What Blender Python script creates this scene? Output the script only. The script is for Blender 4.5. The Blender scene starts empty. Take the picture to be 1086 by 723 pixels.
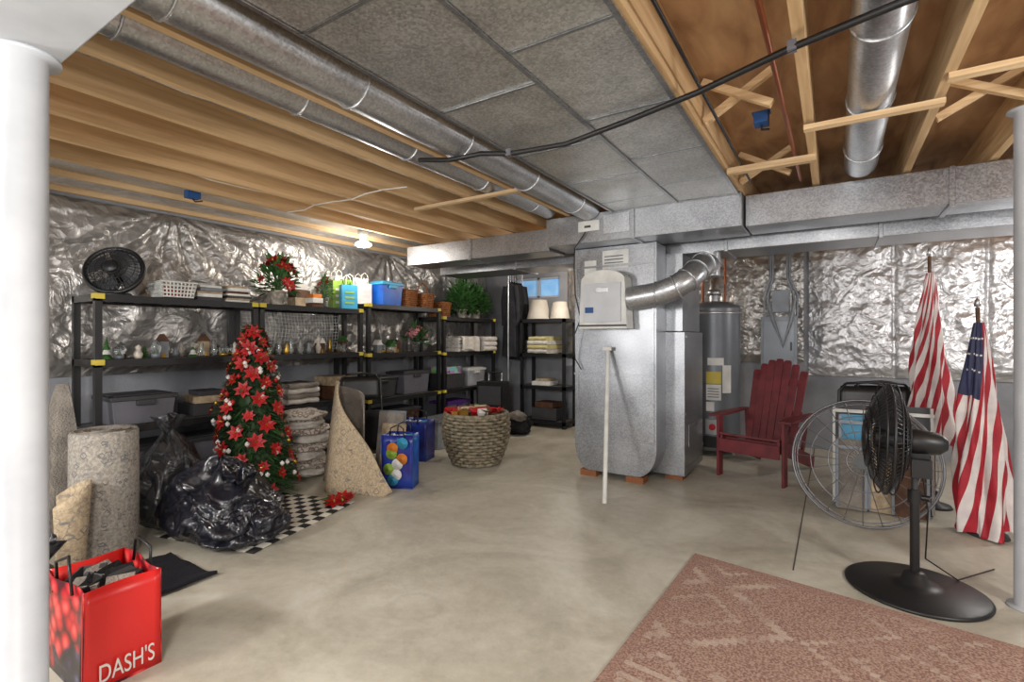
import bpy, math, random
from mathutils import Vector, Matrix, noise
random.seed(7)
S=bpy.context.scene
pi=math.pi
# ---------------------------------------------------------------- materials
MATS={}
def nt(name):
    m=bpy.data.materials.new(name); m.use_nodes=True
    n=m.node_tree; b=n.nodes['Principled BSDF']; MATS[name]=m
    return m,n,b
def N(n,t,**k):
    x=n.nodes.new(t)
    for a,v in k.items():
        if a in x.inputs: x.inputs[a].default_value=v
        else: setattr(x,a,v)
    return x
def c4(c): return (c[0],c[1],c[2],1)
def srgb(r,g,b):
    f=lambda v:(v/255/12.92) if v/255<=.04045 else ((v/255+.055)/1.055)**2.4
    return (f(r),f(g),f(b))
def ramp(n,src,stops):
    r=n.nodes.new('ShaderNodeValToRGB'); e=r.color_ramp.elements
    e[0].position=stops[0][0]; e[0].color=c4(stops[0][1]); e[1].position=stops[-1][0]; e[1].color=c4(stops[-1][1])
    for p,c in stops[1:-1]:
        q=e.new(p); q.color=c4(c)
    n.links.new(src,r.inputs[0]); return r
def coords(n,scale=(1,1,1),rot=(0,0,0)):
    t=n.nodes.new('ShaderNodeTexCoord'); mp=n.nodes.new('ShaderNodeMapping')
    mp.inputs['Scale'].default_value=scale; mp.inputs['Rotation'].default_value=rot
    n.links.new(t.outputs['Object'],mp.inputs['Vector']); return mp.outputs[0]
def bump(n,b,src,strength,dist=.02):
    x=N(n,'ShaderNodeBump',Strength=strength,Distance=dist); n.links.new(src,x.inputs['Height']); n.links.new(x.outputs[0],b.inputs['Normal'])
def mat(name,c,c2=None,rough=.6,metal=0,scale=8,bs=0,bscale=40,stretch=(1,1,1),emit=0,trans=0,coat=0,lo=.35,hi=.65):
    m,n,b=nt(name)
    b.inputs['Roughness'].default_value=rough; b.inputs['Metallic'].default_value=metal
    if c2 is None: c2=tuple(v*.8 for v in c)
    v=coords(n,stretch)
    t=N(n,'ShaderNodeTexNoise',Scale=scale,Detail=5.0); n.links.new(v,t.inputs['Vector'])
    r=ramp(n,t.outputs['Fac'],[(lo,c2),(hi,c)]); n.links.new(r.outputs[0],b.inputs['Base Color'])
    if bs:
        t2=N(n,'ShaderNodeTexNoise',Scale=bscale,Detail=4.0); n.links.new(v,t2.inputs['Vector']); bump(n,b,t2.outputs['Fac'],bs)
    if emit:
        b.inputs['Emission Color'].default_value=c4(c); b.inputs['Emission Strength'].default_value=emit
    if trans: b.inputs['Transmission Weight'].default_value=trans
    if coat: b.inputs['Coat Weight'].default_value=coat
    return m
mat('black_plastic',(.012,.012,.013),rough=.4)
mat('dark_grey',(.05,.05,.055),rough=.5)
mat('shelf_top',(.16,.155,.15),(.09,.088,.085),rough=.6,scale=30)
mat('yellow_clip',srgb(205,185,70),rough=.5)
mat('white_paint',srgb(182,185,190),srgb(172,175,180),rough=.45)
mat('white_plastic',srgb(225,225,220),rough=.4)
mat('paper',srgb(230,230,225),srgb(208,208,205),rough=.8)
mat('grey_wall',srgb(148,150,156),srgb(130,132,138),rough=.85,scale=3,bs=.2,bscale=60)
mat('red_wood',srgb(116,40,46),srgb(92,28,34),rough=.55,scale=10)
mat('red',srgb(190,20,28),srgb(150,10,18),rough=.55,scale=12)
mat('red_glossy',srgb(215,38,35),srgb(205,30,28),rough=.3,scale=3)
mat('flag_red',srgb(178,32,50),srgb(150,22,38),rough=.6,scale=9)
mat('flag_white',srgb(228,222,218),srgb(205,198,198),rough=.6,scale=9)
mat('flag_blue',srgb(40,45,85),srgb(28,32,66),rough=.6,scale=9)
mat('leaf',srgb(62,110,48),srgb(34,70,28),rough=.6,scale=30)
mat('pine',srgb(58,88,48),srgb(26,48,24),rough=.7,scale=30)
mat('gold',srgb(200,160,70),rough=.35,metal=.8)
mat('blue',srgb(25,95,190),srgb(18,70,160),rough=.35)
mat('cyan',srgb(60,150,190),rough=.4)
mat('navy',srgb(28,60,150),srgb(40,30,110),rough=.3,scale=9)
mat('lime',srgb(140,175,70),rough=.4)
mat('pink',srgb(225,150,160),rough=.5)
mat('purple',srgb(90,50,130),rough=.5)
mat('orange',srgb(220,130,50),rough=.5)
mat('brown',srgb(95,62,40),srgb(70,44,28),rough=.7,scale=20)
mat('book_tan',srgb(190,170,140),srgb(150,130,105),rough=.7,scale=20)
mat('towel',srgb(225,220,212),srgb(195,190,182),rough=.95,scale=14,bs=.6,bscale=80)
mat('towel_yellow',srgb(205,195,140),rough=.95,bs=.5,bscale=80)
mat('lampshade',srgb(190,185,175),srgb(175,168,158),rough=.8,scale=4)
mat('black_fabric',(.012,.012,.014),(.006,.006,.007),rough=.95,bs=.5)
mat('coat_fabric',(.03,.03,.036),(.014,.014,.018),rough=.95,bs=.5)
mat('black_carpet',srgb(36,37,50),srgb(18,19,28),rough=1,scale=120,bs=1,bscale=200)
mat('grey_fabric',srgb(150,143,134),srgb(112,106,100),rough=.95,scale=6,bs=.6,bscale=90)
mat('black_cable',(.01,.01,.011),rough=.45)
mat('joint_grey',srgb(88,84,78),rough=.8)
mat('copper',srgb(150,80,45),rough=.4,metal=.6)
mat('white_wire',srgb(220,216,205),rough=.5)
mat('steel',(.55,.55,.56),(.42,.42,.43),rough=.35,metal=.9)
mat('wire_metal',(.2,.2,.21),rough=.4,metal=.7)
mat('tank_grey',srgb(122,126,132),srgb(104,108,114),rough=.35,metal=.35,scale=2)
mat('panel_grey',srgb(132,137,144),rough=.45,metal=.3)
mat('humid_grey',srgb(200,203,208),srgb(190,193,198),rough=.4)
mat('glass',(.9,.95,.95),(.85,.9,.9),rough=.08,trans=.9)
mat('ceramic',srgb(225,215,200),srgb(150,140,130),rough=.4,scale=25)
mat('bulb',(1,.94,.84),(1,.94,.84),emit=14)
mat('win_light',srgb(120,170,215),srgb(160,200,235),emit=.5,scale=5)
mat('blue_box',srgb(30,80,140),rough=.5)
mat('plywood_block',srgb(150,95,60),rough=.8)
mat('grey_bin',srgb(110,110,118),rough=.5)
mat('clear_bin',srgb(175,180,185),srgb(140,140,145),rough=.3,scale=9)
def bagmat(name,c,rough,bsc):
    m,n,b=nt(name); v=coords(n)
    b.inputs['Base Color'].default_value=c4(c); b.inputs['Roughness'].default_value=rough; b.inputs['Coat Weight'].default_value=.25
    t=N(n,'ShaderNodeTexNoise',Scale=bsc,Detail=2.0,Distortion=1.4); n.links.new(v,t.inputs['Vector'])
    r=n.nodes.new('ShaderNodeMath'); r.operation='SUBTRACT'; r.inputs[1].default_value=.5; n.links.new(t.outputs['Fac'],r.inputs[0])
    a=n.nodes.new('ShaderNodeMath'); a.operation='ABSOLUTE'; n.links.new(r.outputs[0],a.inputs[0])
    bump(n,b,a.outputs[0],.75,.12)
bagmat('black_bag',(.008,.009,.016),.3,4.5)
bagmat('dusty_bag',(.035,.036,.04),.36,5)
def wood(name,a,c,d,stretch,sc=6):
    m,n,b=nt(name); v=coords(n,stretch)
    t=N(n,'ShaderNodeTexNoise',Scale=sc,Detail=4.0,Distortion=.5); n.links.new(v,t.inputs['Vector'])
    r=ramp(n,t.outputs['Fac'],[(.25,d),(.5,c),(.75,a)])
    oi=n.nodes.new('ShaderNodeObjectInfo')
    hs=n.nodes.new('ShaderNodeHueSaturation'); mr=N(n,'ShaderNodeMapRange'); mr.inputs['To Min'].default_value=.85; mr.inputs['To Max'].default_value=1.12
    n.links.new(oi.outputs['Random'],mr.inputs['Value']); n.links.new(mr.outputs[0],hs.inputs['Value']); n.links.new(r.outputs[0],hs.inputs['Color'])
    n.links.new(hs.outputs[0],b.inputs['Base Color']); b.inputs['Roughness'].default_value=.75
    bump(n,b,t.outputs['Fac'],.12)
wood('joist_wood',srgb(222,190,148),srgb(205,172,128),srgb(180,146,104),(6,.35,6),5)
wood('cross_wood',srgb(230,204,164),srgb(212,182,140),srgb(188,154,114),(.5,9,9))
wood('plywood',srgb(200,164,124),srgb(178,140,102),srgb(136,100,70),(3,.8,1),3)
def galv(name,base,dark,rough,metal=.85,grain=45,vs=60):
    m,n,b=nt(name); v=coords(n)
    vo=N(n,'ShaderNodeTexVoronoi',Scale=float(vs)); n.links.new(v,vo.inputs['Vector'])
    t=N(n,'ShaderNodeTexNoise',Scale=float(grain)/10,Detail=6.0); n.links.new(v,t.inputs['Vector'])
    sep=n.nodes.new('ShaderNodeSeparateColor'); n.links.new(vo.outputs['Color'],sep.inputs[0])
    mx=n.nodes.new('ShaderNodeMix'); mx.data_type='FLOAT'; mx.inputs['Factor'].default_value=.6
    n.links.new(sep.outputs[0],mx.inputs[2]); n.links.new(t.outputs['Fac'],mx.inputs[3])
    r=ramp(n,mx.outputs[0],[(.2,dark),(.75,base)]); n.links.new(r.outputs[0],b.inputs['Base Color'])
    b.inputs['Metallic'].default_value=metal
    mr=N(n,'ShaderNodeMapRange'); mr.inputs['To Min'].default_value=rough-.08; mr.inputs['To Max'].default_value=rough+.12
    n.links.new(mx.outputs[0],mr.inputs['Value']); n.links.new(mr.outputs[0],b.inputs['Roughness'])
    t2=N(n,'ShaderNodeTexNoise',Scale=1.8,Detail=1.0); n.links.new(v,t2.inputs['Vector']); bump(n,b,t2.outputs['Fac'],.35,.06)
galv('galvanized',(.44,.45,.47),(.26,.27,.29),.32,.88,45,110)
galv('galv_round',(.62,.63,.65),(.37,.38,.40),.32,.85,45,110)
galv('pan_metal',(.70,.70,.68),(.36,.36,.35),.34,.75,60,110)
def foil(name,c,rough):
    m,n,b=nt(name); v=coords(n)
    b.inputs['Metallic'].default_value=.7; b.inputs['Roughness'].default_value=rough
    t=N(n,'ShaderNodeTexNoise',Scale=5.0,Detail=4.0,Distortion=1.5); n.links.new(v,t.inputs['Vector'])
    vo=N(n,'ShaderNodeTexVoronoi',Scale=16.0); n.links.new(v,vo.inputs['Vector'])
    ad=n.nodes.new('ShaderNodeMath'); ad.operation='ADD'; n.links.new(t.outputs['Fac'],ad.inputs[0])
    mu=n.nodes.new('ShaderNodeMath'); mu.operation='MULTIPLY'; mu.inputs[1].default_value=.3; n.links.new(vo.outputs['Distance'],mu.inputs[0]); n.links.new(mu.outputs[0],ad.inputs[1])
    bump(n,b,ad.outputs[0],.65,.05)
    r=ramp(n,t.outputs['Fac'],[(.3,tuple(x*.7 for x in c)),(.7,c)]); n.links.new(r.outputs[0],b.inputs['Base Color'])
foil('foil',(.68,.68,.70),.38)
foil('foil_warm',(.50,.48,.46),.36)
m,n,b=nt('concrete_floor'); v=coords(n)
t=N(n,'ShaderNodeTexNoise',Scale=1.1,Detail=9.0,Distortion=1.2,Roughness=.62); n.links.new(v,t.inputs['Vector'])
t2=N(n,'ShaderNodeTexNoise',Scale=14.0,Detail=8.0,Roughness=.7); n.links.new(v,t2.inputs['Vector'])
mx=n.nodes.new('ShaderNodeMix'); mx.data_type='FLOAT'; mx.inputs['Factor'].default_value=.25; n.links.new(t.outputs['Fac'],mx.inputs[2]); n.links.new(t2.outputs['Fac'],mx.inputs[3])
r=ramp(n,mx.outputs[0],[(.30,srgb(146,140,126)),(.42,srgb(172,167,152)),(.50,srgb(187,182,167)),(.56,srgb(196,192,178)),(.68,srgb(209,207,196))])
sub=N(n,'ShaderNodeVectorMath'); sub.operation='DISTANCE'; sub.inputs[1].default_value=(-1.62,1.86,0)
tn=N(n,'ShaderNodeTexNoise',Scale=6.0,Detail=4.0); n.links.new(v,tn.inputs['Vector'])
vm=N(n,'ShaderNodeVectorMath'); vm.operation='MULTIPLY_ADD'; vm.inputs[1].default_value=(.16,.16,0); n.links.new(tn.outputs['Color'],vm.inputs[0]); n.links.new(v,vm.inputs[2])
n.links.new(vm.outputs[0],sub.inputs[0])
rr=ramp(n,sub.outputs['Value'],[(.09,(0,0,0)),(.12,(.22,.22,.22)),(.15,(0,0,0))])
mc=n.nodes.new('ShaderNodeMix'); mc.data_type='RGBA'; n.links.new(rr.outputs[0],mc.inputs['Factor']); n.links.new(r.outputs[0],mc.inputs[6]); mc.inputs[7].default_value=c4(srgb(140,132,120))
n.links.new(mc.outputs[2],b.inputs['Base Color'])
mr=N(n,'ShaderNodeMapRange'); mr.inputs['To Min'].default_value=.28; mr.inputs['To Max'].default_value=.6; n.links.new(mx.outputs[0],mr.inputs['Value']); n.links.new(mr.outputs[0],b.inputs['Roughness'])
bump(n,b,t2.outputs['Fac'],.2)
def rugmat(name,a,c,d,sc,rot=0,amt=1.0,fine=60.0):
    m,n,b=nt(name); v=coords(n,(1,1,1),(0,0,rot))
    dist=N(n,'ShaderNodeTexNoise',Scale=sc*.9,Detail=3.0); n.links.new(v,dist.inputs['Vector'])
    w=N(n,'ShaderNodeTexWave',Scale=sc*.35,Distortion=9.0,Detail=3.0); w.inputs['Detail Scale'].default_value=2.2; n.links.new(v,w.inputs['Vector'])
    vo2=N(n,'ShaderNodeTexVoronoi',Scale=sc*1.1,feature='F1',Randomness=.5); vo2.distance='MANHATTAN'; n.links.new(v,vo2.inputs['Vector'])
    t=N(n,'ShaderNodeTexNoise',Scale=fine,Detail=4.0); n.links.new(v,t.inputs['Vector'])
    m1=ramp(n,w.outputs['Fac'],[(.40,(0,0,0)),(.48,(1,1,1)),(.56,(1,1,1)),(.64,(0,0,0))])
    m2=ramp(n,vo2.outputs['Distance'],[(.30,(0,0,0)),(.35,(1,1,1)),(.42,(1,1,1)),(.48,(0,0,0))])
    mxx=n.nodes.new('ShaderNodeMix'); mxx.data_type='RGBA'; mxx.blend_type='LIGHTEN'; mxx.inputs['Factor'].default_value=1
    n.links.new(m1.outputs[0],mxx.inputs[6]); n.links.new(m2.outputs[0],mxx.inputs[7])
    mu=n.nodes.new('ShaderNodeMath'); mu.operation='MULTIPLY'; n.links.new(mxx.outputs[2],mu.inputs[0])
    rr=ramp(n,dist.outputs['Fac'],[(.38,(.2*amt,.2*amt,.2*amt)),(.58,(amt,amt,amt))]); n.links.new(rr.outputs[0],mu.inputs[1])
    col=n.nodes.new('ShaderNodeMix'); col.data_type='RGBA'; n.links.new(mu.outputs[0],col.inputs['Factor'])
    r=ramp(n,t.outputs['Fac'],[(.4,d),(.6,a)]); n.links.new(r.outputs[0],col.inputs[6]); col.inputs[7].default_value=c4(c)
    n.links.new(col.outputs[2],b.inputs['Base Color']); b.inputs['Roughness'].default_value=.95
    bump(n,b,t.outputs['Fac'],.5,.01)
m,n,b=nt('rug_red'); v=coords(n,(1,1,1),(0,0,.1))
t=N(n,'ShaderNodeTexNoise',Scale=110.0,Detail=3.0); n.links.new(v,t.inputs['Vector'])
t3=N(n,'ShaderNodeTexNoise',Scale=4.0,Detail=8.0); n.links.new(v,t3.inputs['Vector'])
def mth(op,a_,b_=None):
    x=n.nodes.new('ShaderNodeMath'); x.operation=op
    for i_,z_ in enumerate((a_,b_)):
        if z_ is None: continue
        if isinstance(z_,(int,float)): x.inputs[i_].default_value=z_
        else: n.links.new(z_,x.inputs[i_])
    return x.outputs[0]
sx=n.nodes.new('ShaderNodeSeparateXYZ'); n.links.new(v,sx.inputs[0])
px_=mth('PINGPONG',mth('SNAP',sx.outputs[0],.03),.40); py_=mth('PINGPONG',mth('SNAP',sx.outputs[1],.03),.30)
dm=mth('ADD',px_,py_)
l1=mth('LESS_THAN',mth('ABSOLUTE',mth('SUBTRACT',dm,.36)),.022)
l2=mth('LESS_THAN',mth('ABSOLUTE',mth('SUBTRACT',dm,.17)),.018)
l3=mth('LESS_THAN',mth('ABSOLUTE',mth('SUBTRACT',mth('PINGPONG',sx.outputs[1],.60),.56)),.014)
ln=mth('MAXIMUM',mth('MAXIMUM',l1,l2),l3)
wr=ramp(n,t3.outputs['Fac'],[(.40,(.06,.06,.06)),(.58,(.6,.6,.6))])
fac=mth('MULTIPLY',ln,wr.outputs[0])
col=n.nodes.new('ShaderNodeMix'); col.data_type='RGBA'; n.links.new(fac,col.inputs['Factor'])
r=ramp(n,t.outputs['Fac'],[(.38,srgb(132,98,88)),(.62,srgb(180,152,136))]); n.links.new(r.outputs[0],col.inputs[6]); col.inputs[7].default_value=c4(srgb(200,184,168))
n.links.new(col.outputs[2],b.inputs['Base Color']); b.inputs['Roughness'].default_value=.95; bump(n,b,t.outputs['Fac'],.5,.01)
mat('rug_border',srgb(174,144,128),srgb(136,100,90),rough=.95,scale=110,bs=.5,bscale=60)
rugmat('rug_beige',srgb(190,172,144),srgb(126,120,114),srgb(168,150,124),11.0)
rugmat('rug_beige_fine',srgb(166,160,150),srgb(100,100,104),srgb(140,134,126),16.0)
m,n,b=nt('wicker'); v=coords(n)
t=N(n,'ShaderNodeTexNoise',Scale=25.0,Detail=3.0); n.links.new(v,t.inputs['Vector'])
r=ramp(n,t.outputs['Fac'],[(.35,srgb(98,88,72)),(.65,srgb(150,140,118))]); n.links.new(r.outputs[0],b.inputs['Base Color']); b.inputs['Roughness'].default_value=.6
mat('wicker_brown',srgb(160,100,52),srgb(120,70,32),rough=.6,scale=30,bs=1,bscale=60)
m,n,b=nt('checker'); v=coords(n,(1,1,1)); ck=N(n,'ShaderNodeTexChecker',Scale=14.0); ck.inputs[1].default_value=c4(srgb(215,210,198)); ck.inputs[2].default_value=(.01,.01,.01,1)
n.links.new(v,ck.inputs['Vector']); n.links.new(ck.outputs[0],b.inputs['Base Color']); b.inputs['Roughness'].default_value=.8
m,n,b=nt('berries'); v=coords(n); vo=N(n,'ShaderNodeTexVoronoi',Scale=16.0); n.links.new(v,vo.inputs['Vector'])
t=N(n,'ShaderNodeTexNoise',Scale=4.0); n.links.new(v,t.inputs['Vector'])
r1=ramp(n,vo.outputs['Distance'],[(.1,srgb(235,90,85)),(.4,srgb(190,20,30)),(.7,srgb(70,5,12))]); r2=ramp(n,vo.outputs['Distance'],[(.1,srgb(110,110,150)),(.4,srgb(38,30,60)),(.7,srgb(8,6,14))])
r3=ramp(n,t.outputs['Fac'],[(.48,(0,0,0)),(.53,(1,1,1))]); mx=n.nodes.new('ShaderNodeMix'); mx.data_type='RGBA'
n.links.new(r3.outputs[0],mx.inputs['Factor']); n.links.new(r1.outputs[0],mx.inputs[6]); n.links.new(r2.outputs[0],mx.inputs[7]); n.links.new(mx.outputs[2],b.inputs['Base Color']); b.inputs['Roughness'].default_value=.3
m,n,b=nt('print'); v=coords(n); vo=N(n,'ShaderNodeTexVoronoi',Scale=14.0); n.links.new(v,vo.inputs['Vector'])
hs=N(n,'ShaderNodeHueSaturation',Saturation=.8,Value=.6); n.links.new(vo.outputs['Color'],hs.inputs['Color']); n.links.new(hs.outputs[0],b.inputs['Base Color'])
m,n,b=nt('plaid'); v=coords(n); vo=N(n,'ShaderNodeTexVoronoi',Scale=22.0); n.links.new(v,vo.inputs['Vector'])
r=ramp(n,vo.outputs['Distance'],[(.2,srgb(215,208,195)),(.45,srgb(110,85,80)),(.6,srgb(195,188,178))]); n.links.new(r.outputs[0],b.inputs['Base Color']); b.inputs['Roughness'].default_value=.9
# ---------------------------------------------------------------- mesh builder
class MB:
    def __init__(s): s.v=[];s.f=[];s.fm=[];s.fs=[];s.mats=[]
    def add(s,vs,fs,m,sm=False):
        o=len(s.v); s.v+= [tuple(p) for p in vs]
        if m not in s.mats: s.mats.append(m)
        k=s.mats.index(m)
        for f in fs: s.f.append([i+o for i in f]); s.fm.append(k); s.fs.append(sm)
        return o
    def box(s,lo,hi,m,M=None):
        vs=[Vector((x,y,z)) for z in(lo[2],hi[2]) for y in(lo[1],hi[1]) for x in(lo[0],hi[0])]
        if M: vs=[M@p for p in vs]
        s.add(vs,[(0,2,3,1),(4,5,7,6),(0,1,5,4),(2,6,7,3),(0,4,6,2),(1,3,7,5)],m)
    def cbox(s,c,sz,m,rz=0,rx=0,ry=0):
        M=Matrix.Translation(c)@Matrix.Rotation(rz,4,'Z')@Matrix.Rotation(ry,4,'Y')@Matrix.Rotation(rx,4,'X')
        h=[q/2 for q in sz]; s.box((-h[0],-h[1],-h[2]),h,m,M)
    def tube(s,pts,r,m,seg=8,closed=False,r2=None,cap=True,sm=True):
        pts=[Vector(p) for p in pts]; n=len(pts); vs=[]
        up=None
        for i,p in enumerate(pts):
            if closed: t=pts[(i+1)%n]-pts[i-1]
            else: t=pts[min(i+1,n-1)]-pts[max(i-1,0)]
            t=t.normalized() if t.length>1e-9 else Vector((0,0,1))
            if up is None: up=t.orthogonal().normalized()
            else:
                up=up-t*up.dot(t)
                up=up.normalized() if up.length>1e-6 else t.orthogonal().normalized()
            q=t.cross(up)
            if callable(r): rr=r(i/(n-1))
            else: rr=r if r2 is None else r+(r2-r)*i/(n-1)
            for k in range(seg):
                a=2*pi*k/seg; vs.append(p+up*math.cos(a)*rr+q*math.sin(a)*rr)
        fs=[]
        for i in range(n if closed else n-1):
            for k in range(seg):
                a=i*seg+k; b_=i*seg+(k+1)%seg; j=(i+1)%n
                fs.append((a,b_,j*seg+(k+1)%seg,j*seg+k))
        s.add(vs,fs,m,sm)
        if cap and not closed:
            s.add(vs[:seg],[tuple(range(seg))[::-1]],m); s.add(vs[-seg:],[tuple(range(seg))],m)
    def ring(s,c,R,r,m,axis=(0,0,1),seg=40,ts=6):
        ax=Vector(axis).normalized(); u=ax.orthogonal().normalized(); w=ax.cross(u); c=Vector(c)
        s.tube([c+u*math.cos(2*pi*k/seg)*R+w*math.sin(2*pi*k/seg)*R for k in range(seg)],r,m,seg=ts,closed=True)
    def lathe(s,prof,m,c=(0,0,0),seg=32,sm=True,M=None,fn=None):
        vs=[];fs=[]
        for j,(r,z) in enumerate(prof):
            for k in range(seg):
                a=2*pi*k/seg; rr=r*(fn(a,j) if fn else 1)
                p=Vector((rr*math.cos(a),rr*math.sin(a),z))
                p=M@p if M else p+Vector(c)
                vs.append(p)
        for j in range(len(prof)-1):
            for k in range(seg):
                fs.append((j*seg+k,j*seg+(k+1)%seg,(j+1)*seg+(k+1)%seg,(j+1)*seg+k))
        s.add(vs,fs,m,sm)
    def sheet(s,fn,nu,nv,m,sm=True):
        vs=[fn(i/nu,j/nv) for j in range(nv+1) for i in range(nu+1)]
        fs=[(j*(nu+1)+i,j*(nu+1)+i+1,(j+1)*(nu+1)+i+1,(j+1)*(nu+1)+i) for j in range(nv) for i in range(nu)]
        s.add(vs,fs,m,sm)
    def blob(s,c,rad,m,seed=0,amp=.25,fr=2.2,seg=40,flat=True):
        c=Vector(c);vs=[];nr=seg//2
        for j in range(nr+1):
            ph=pi*j/nr
            for k in range(seg):
                a=2*pi*k/seg; d=Vector((math.sin(ph)*math.cos(a),math.sin(ph)*math.sin(a),math.cos(ph)))
                q=d*fr+Vector((seed*7.3,seed*3.1,seed))
                f=1+amp*(noise.noise(q)*1.2-abs(noise.noise(q*2.3))*.9+.25)
                p=Vector((d.x*rad[0]*f,d.y*rad[1]*f,d.z*rad[2]*f))+c
                if flat and p.z<.005: p.z=.005
                vs.append(p)
        s.add(vs,[(j*seg+k,(j+1)*seg+k,(j+1)*seg+(k+1)%seg,j*seg+(k+1)%seg) for j in range(nr) for k in range(seg)],m,True)
    def bag(s,c,R,H,m,seed=0,seg=72,nr=40,tie=True,sq=1.0,pl=9):
        c=Vector(c); vs=[]
        for j in range(nr+1):
            t=j/nr
            r=R*(math.sin(min(1,t*2.6+.25)*pi/2))*(1-max(0,(t-.35)/.65)**1.7)+ .02
            z=H*t
            for k in range(seg):
                a=2*pi*k/seg; d=Vector((math.cos(a),math.sin(a),t*1.6))
                nn=noise.noise(d*1.3+Vector((seed*3.7,seed,0)))
                rid=abs(noise.noise(d*2.9+Vector((0,seed*2.1,seed))))
                plt=abs(math.sin(a*pl/2+3*noise.noise(d*1.1+Vector((seed,0,0)))+t*1.5))
                f=1+.30*nn-.34*rid-.16*plt*t
                vs.append(c+Vector((math.cos(a)*r*f,math.sin(a)*r*f*sq,max(.004,z*(1+.18*nn)-.05*rid*t))))
        s.add(vs,[(j*seg+k,j*seg+(k+1)%seg,(j+1)*seg+(k+1)%seg,(j+1)*seg+k) for j in range(nr) for k in range(seg)],m,True)
        if tie:
            def f(u,v):
                a=2*pi*u; r=.02+.07*v*(1+.35*math.sin(a*5+seed)); return c+Vector((math.cos(a)*r,math.sin(a)*r,H*.97+.11*v+.02*math.sin(a*3)))
            s.sheet(f,40,6,m)
    def leaf(s,p,d,L,W,m,fold=.25):
        p=Vector(p); d=Vector(d).normalized(); sd=d.cross(Vector((random.uniform(-.3,.3),random.uniform(-.3,.3),1)))
        sd=sd.normalized() if sd.length>1e-4 else Vector((1,0,0)); up=sd.cross(d)
        s.add([p,p+d*L*.45+sd*W/2+up*W*fold,p+d*L,p+d*L*.45-sd*W/2+up*W*fold,p+d*L*.5],[(0,1,4),(1,2,4),(2,3,4),(3,0,4)],m)
    def flower(s,p,nrm,R,m='red'):
        nrm=Vector(nrm).normalized(); u=nrm.orthogonal().normalized(); w=nrm.cross(u); p=Vector(p)
        for layer,(n_,k,l) in enumerate(((7,1,.15),(5,.65,.55))):
            for i in range(n_):
                a=2*pi*(i+.5*layer)/n_+random.random()*.3
                d=u*math.cos(a)+w*math.sin(a)+nrm*l
                q=(-u*math.sin(a)+w*math.cos(a)); L=R*k
                s.add([p,p+d*L*.5+q*L*.25,p+d*L,p+d*L*.5-q*L*.25],[(0,1,2,3)],m)
        s.lathe([(0,.3*R),(R*.12,.15*R),(R*.14,0)],'gold',seg=6,M=Matrix.Translation(p)@nrm.to_track_quat('Z','Y').to_matrix().to_4x4())
    def obj(s,name,loc=(0,0,0),rz=0,bevel=0,parent=None,solid=0):
        me=bpy.data.meshes.new(name); me.from_pydata(s.v,[],s.f)
        for q in s.mats: me.materials.append(MATS[q])
        me.polygons.foreach_set('material_index',s.fm); me.polygons.foreach_set('use_smooth',s.fs); me.update()
        o=bpy.data.objects.new(name,me); S.collection.objects.link(o); o.location=loc; o.rotation_euler=(0,0,rz)
        if solid:
            q=o.modifiers.new('solid','SOLIDIFY'); q.thickness=solid
        if bevel:
            q=o.modifiers.new('bevel','BEVEL'); q.width=bevel; q.segments=2; q.limit_method='ANGLE'
        if parent: o.parent=parent
        return o
def boxobj(name,lo,hi,m,bevel=0):
    c=[(a+b)/2 for a,b in zip(lo,hi)]; q=MB(); q.box([a-k for a,k in zip(lo,c)],[a-k for a,k in zip(hi,c)],m); return q.obj(name,c,bevel=bevel)
# ---------------------------------------------------------------- room shell
XL,YB,XR,YR=-4.95,6.85,2.8,-2.2
ZC=2.64
q=MB(); q.sheet(lambda u,v:Vector((XL+(XR-XL)*u,YR+(YB-YR)*v,0)),4,4,'concrete_floor',False); q.box((XL,YR,-.1),(XR,YB,-.002),'concrete_floor'); q.obj('floor')
boxobj('wall_left',(XL-.15,YR,0),(XL,YB,ZC),'grey_wall')
boxobj('wall_right',(XR,YR,0),(XR+.15,YB+.15,ZC),'grey_wall')
q=MB()
wx0,wx1,wz0,wz1=-4.35,-3.55,1.93,2.25
q.box((XL-.15,YB,0),(XR,YB+.2,wz0),'grey_wall'); q.box((XL-.15,YB,wz1),(XR,YB+.2,ZC),'grey_wall')
q.box((XL-.15,YB,wz0),(wx0,YB+.2,wz1),'grey_wall'); q.box((wx1,YB,wz0),(XR,YB+.2,wz1),'grey_wall'); q.obj('wall_back')
q=MB()
q.box((wx0,YB+.12,wz0),(wx1,YB+.14,wz1),'win_light')
for a,b_ in (((wx0,wz0),(wx1,wz0+.03)),((wx0,wz1-.03),(wx1,wz1)),((wx0,wz0),(wx0+.03,wz1)),((wx1-.03,wz0),(wx1,wz1)),((-3.97,wz0),(-3.93,wz1))):
    q.box((a[0],YB+.06,a[1]),(b_[0],YB+.115,b_[1]),'white_paint')
q.obj('window_1')
boxobj('ceiling',(XL-.15,YR,ZC),(XR+.15,YB+.2,ZC+.03),'plywood')
for x in [-4.88,-4.42,-4.02,-3.62,-3.22,-2.82,-2.42,-2.02,-1.62,-.605,-.11,.405,.83,1.25,1.7,2.1,2.55]:
    boxobj('ceiling_joist',(x-.021,YR,2.4),(x+.021,YB-.05,ZC),'joist_wood',.002)
boxobj('trim_1',(XL,YB-.045,2.4),(XR,YB,ZC),'cross_wood')
boxobj('floor_joint',(-.196,3.2,.0),(-.189,YB,.0025),'joint_grey')  # saw-cut joint line in the concrete floor
boxobj('wood_strip',(-2.98,3.1,2.375),(-1.94,3.14,2.399),'cross_wood')
boxobj('wood_strip',(-.585,3.48,2.36),(-.09,3.53,2.399),'cross_wood')
boxobj('wood_strip',(-.13,2.92,2.35),(.42,2.97,2.374),'cross_wood')
boxobj('wood_strip',(.40,2.72,2.375),(1.27,2.77,2.399),'cross_wood')
q=MB()
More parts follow.
